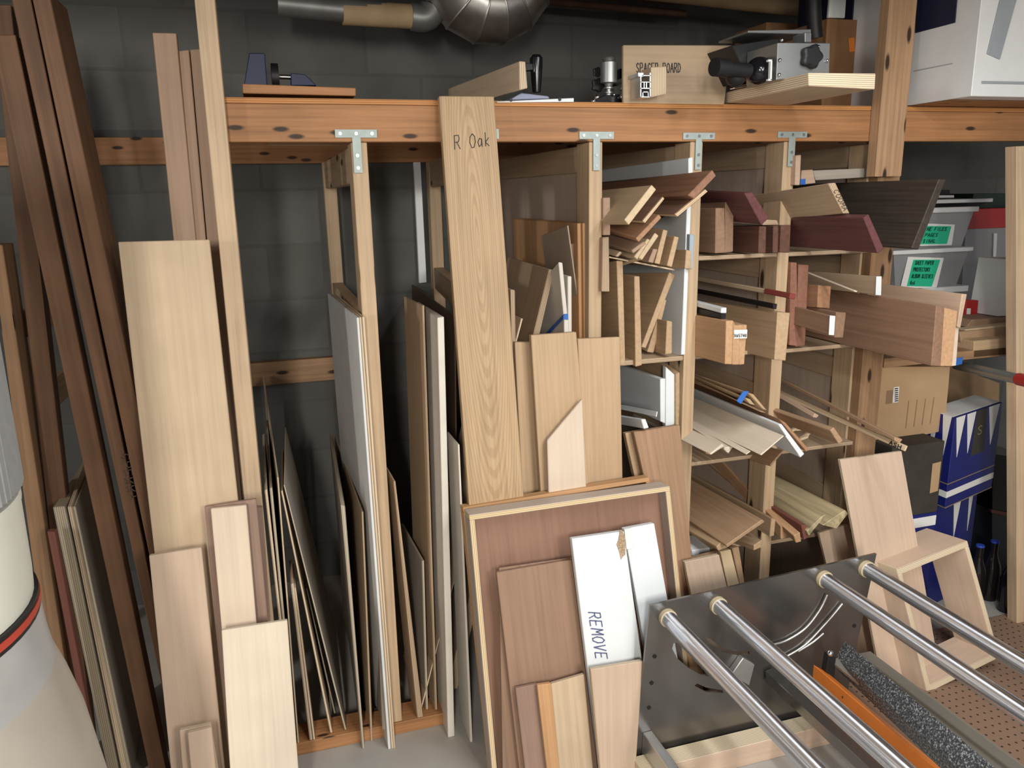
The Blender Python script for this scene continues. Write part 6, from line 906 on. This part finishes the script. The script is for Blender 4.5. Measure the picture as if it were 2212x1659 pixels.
tube('bright_arc', None, None, 'steel_bright', [(1.2224, -0.366, 0.307), (1.2668, -0.366, 0.3118), (1.323, -0.366, 0.3367), (1.366, -0.366, 0.3847), (1.3871, -0.366, 0.4274)], 0.003, None, 'mf')  # bright arcs across the end plate, laid as thin steel tubes
tube('bright_arc', None, None, 'steel_bright', [(1.2658, -0.366, 0.2604), (1.327, -0.366, 0.2858), (1.3987, -0.366, 0.3481), (1.4397, -0.366, 0.3904)], 0.003, None, 'mf')
tube('bright_arc', None, None, 'steel_bright', [(1.3048, -0.366, 0.2691), (1.3504, -0.366, 0.2878), (1.3842, -0.366, 0.3091)], 0.003, None, 'mf')
disc('bolt_hole', 'black', (0.8666, -0.361, 0.3415), 0.0055, 'mf')
disc('bolt_hole', 'black', (0.8596, -0.361, 0.265), 0.0055, 'mf')
disc('bolt_hole', 'black', (0.8534, -0.361, 0.1926), 0.0055, 'mf')
disc('bolt_hole', 'black', (1.4922, -0.361, 0.3088), 0.0055, 'mf')
slab('level', 'orange box-beam level lying between the chrome rods', 'level', 'orange_level', [(1.2597, -0.485, 0.3114), (1.3044, -0.485, 0.2797), (1.3042, -0.485, 0.2406), (1.2597, -0.485, 0.2711)], (0.0, -0.8, 0.0), None, None, None, 'lvl')
slab('slot', None, None, 'black', [(1.2583, -0.6, 0.2956), (1.2866, -0.6, 0.2649), (1.2838, -0.6, 0.2604), (1.2572, -0.6, 0.2898)], (0.0, 0.002, 0.0), None, 'lvl')
slab('wooden_platform', 'pale wooden block platform at the foot of the steel end plate', 'platform', 'ply_pink2', [(0.8027, -0.4293, 0.0638), (1.45, -0.4293, 0.0638), (1.45, -0.4293, 0.0), (0.8027, -0.4293, 0.0)], (0, 0.0573, 0))

# ------------------------------------------------------------------ light
def strip(name, loc, tilt, rotz, energy, sx, sy, col):
    l = bpy.data.lights.new(name, 'AREA'); l.shape = 'RECTANGLE'; l.size = sx; l.size_y = sy; l.energy = energy; l.color = col
    o = bpy.data.objects.new(name, l); o.location = loc; o.rotation_euler = (tilt, 0, rotz); C.objects.link(o)
R = math.radians(42)
strip('ceiling_tube_light', (.95, -3.15, 2.0), R, 0, 26, .12, 1.3, (1, .95, .87))
strip('ceiling_tube_light', (1.30, -3.15, 2.0), R, 0, 26, .12, 1.3, (1, .95, .87))
strip('ceiling_tube_light', (-.50, -3.5, 2.0), R, 0, 84, .16, 1.3, (1, .95, .87))
strip('ceiling_tube_light', (-3.0, -2.2, 2.0), R, -.75, 52, .16, 1.3, (1, .97, .92))
strip('bench_tube_light', (1.0, -1.3, 2.0), 0, 0, 8, .07, 1.2, (.95, .98, 1))
strip('bench_tube_light', (1.3, -1.3, 2.0), 0, 0, 8, .07, 1.2, (.95, .98, 1))
W = bpy.data.worlds.new('room_air'); W.use_nodes = True; bpy.context.scene.world = W
W.node_tree.nodes['Background'].inputs[0].default_value = (.88, .88, .88, 1); W.node_tree.nodes['Background'].inputs[1].default_value = .36

# ------------------------------------------------------------------ camera
cam = bpy.data.cameras.new('camera'); cam.sensor_fit = 'HORIZONTAL'; cam.sensor_width = 36; cam.lens = 36 * 1700 / 2212; cam.clip_start = .02
co = bpy.data.objects.new('camera', cam); C.objects.link(co)
yaw, pit, rol = (math.radians(v) for v in (16.81, 13.53, -1.21))
f = Vector((math.sin(yaw) * math.cos(pit), math.cos(yaw) * math.cos(pit), -math.sin(pit)))
r0 = Vector((math.cos(yaw), -math.sin(yaw), 0)); u0 = r0.cross(f)
r = r0 * math.cos(rol) + u0 * math.sin(rol); u = u0 * math.cos(rol) - r0 * math.sin(rol)
co.matrix_world = Matrix(((r.x, u.x, -f.x, 0), (r.y, u.y, -f.y, -2.0), (r.z, u.z, -f.z, 1.515), (0, 0, 0, 1)))
S = bpy.context.scene; S.camera = co
vs = S.view_settings; S.display_settings.display_device = 'sRGB'; vs.view_transform = 'Standard'; vs.look = 'None'; vs.gamma = 1; vs.use_curve_mapping = False; vs.exposure = 0.55
S.cycles.max_bounces = 8
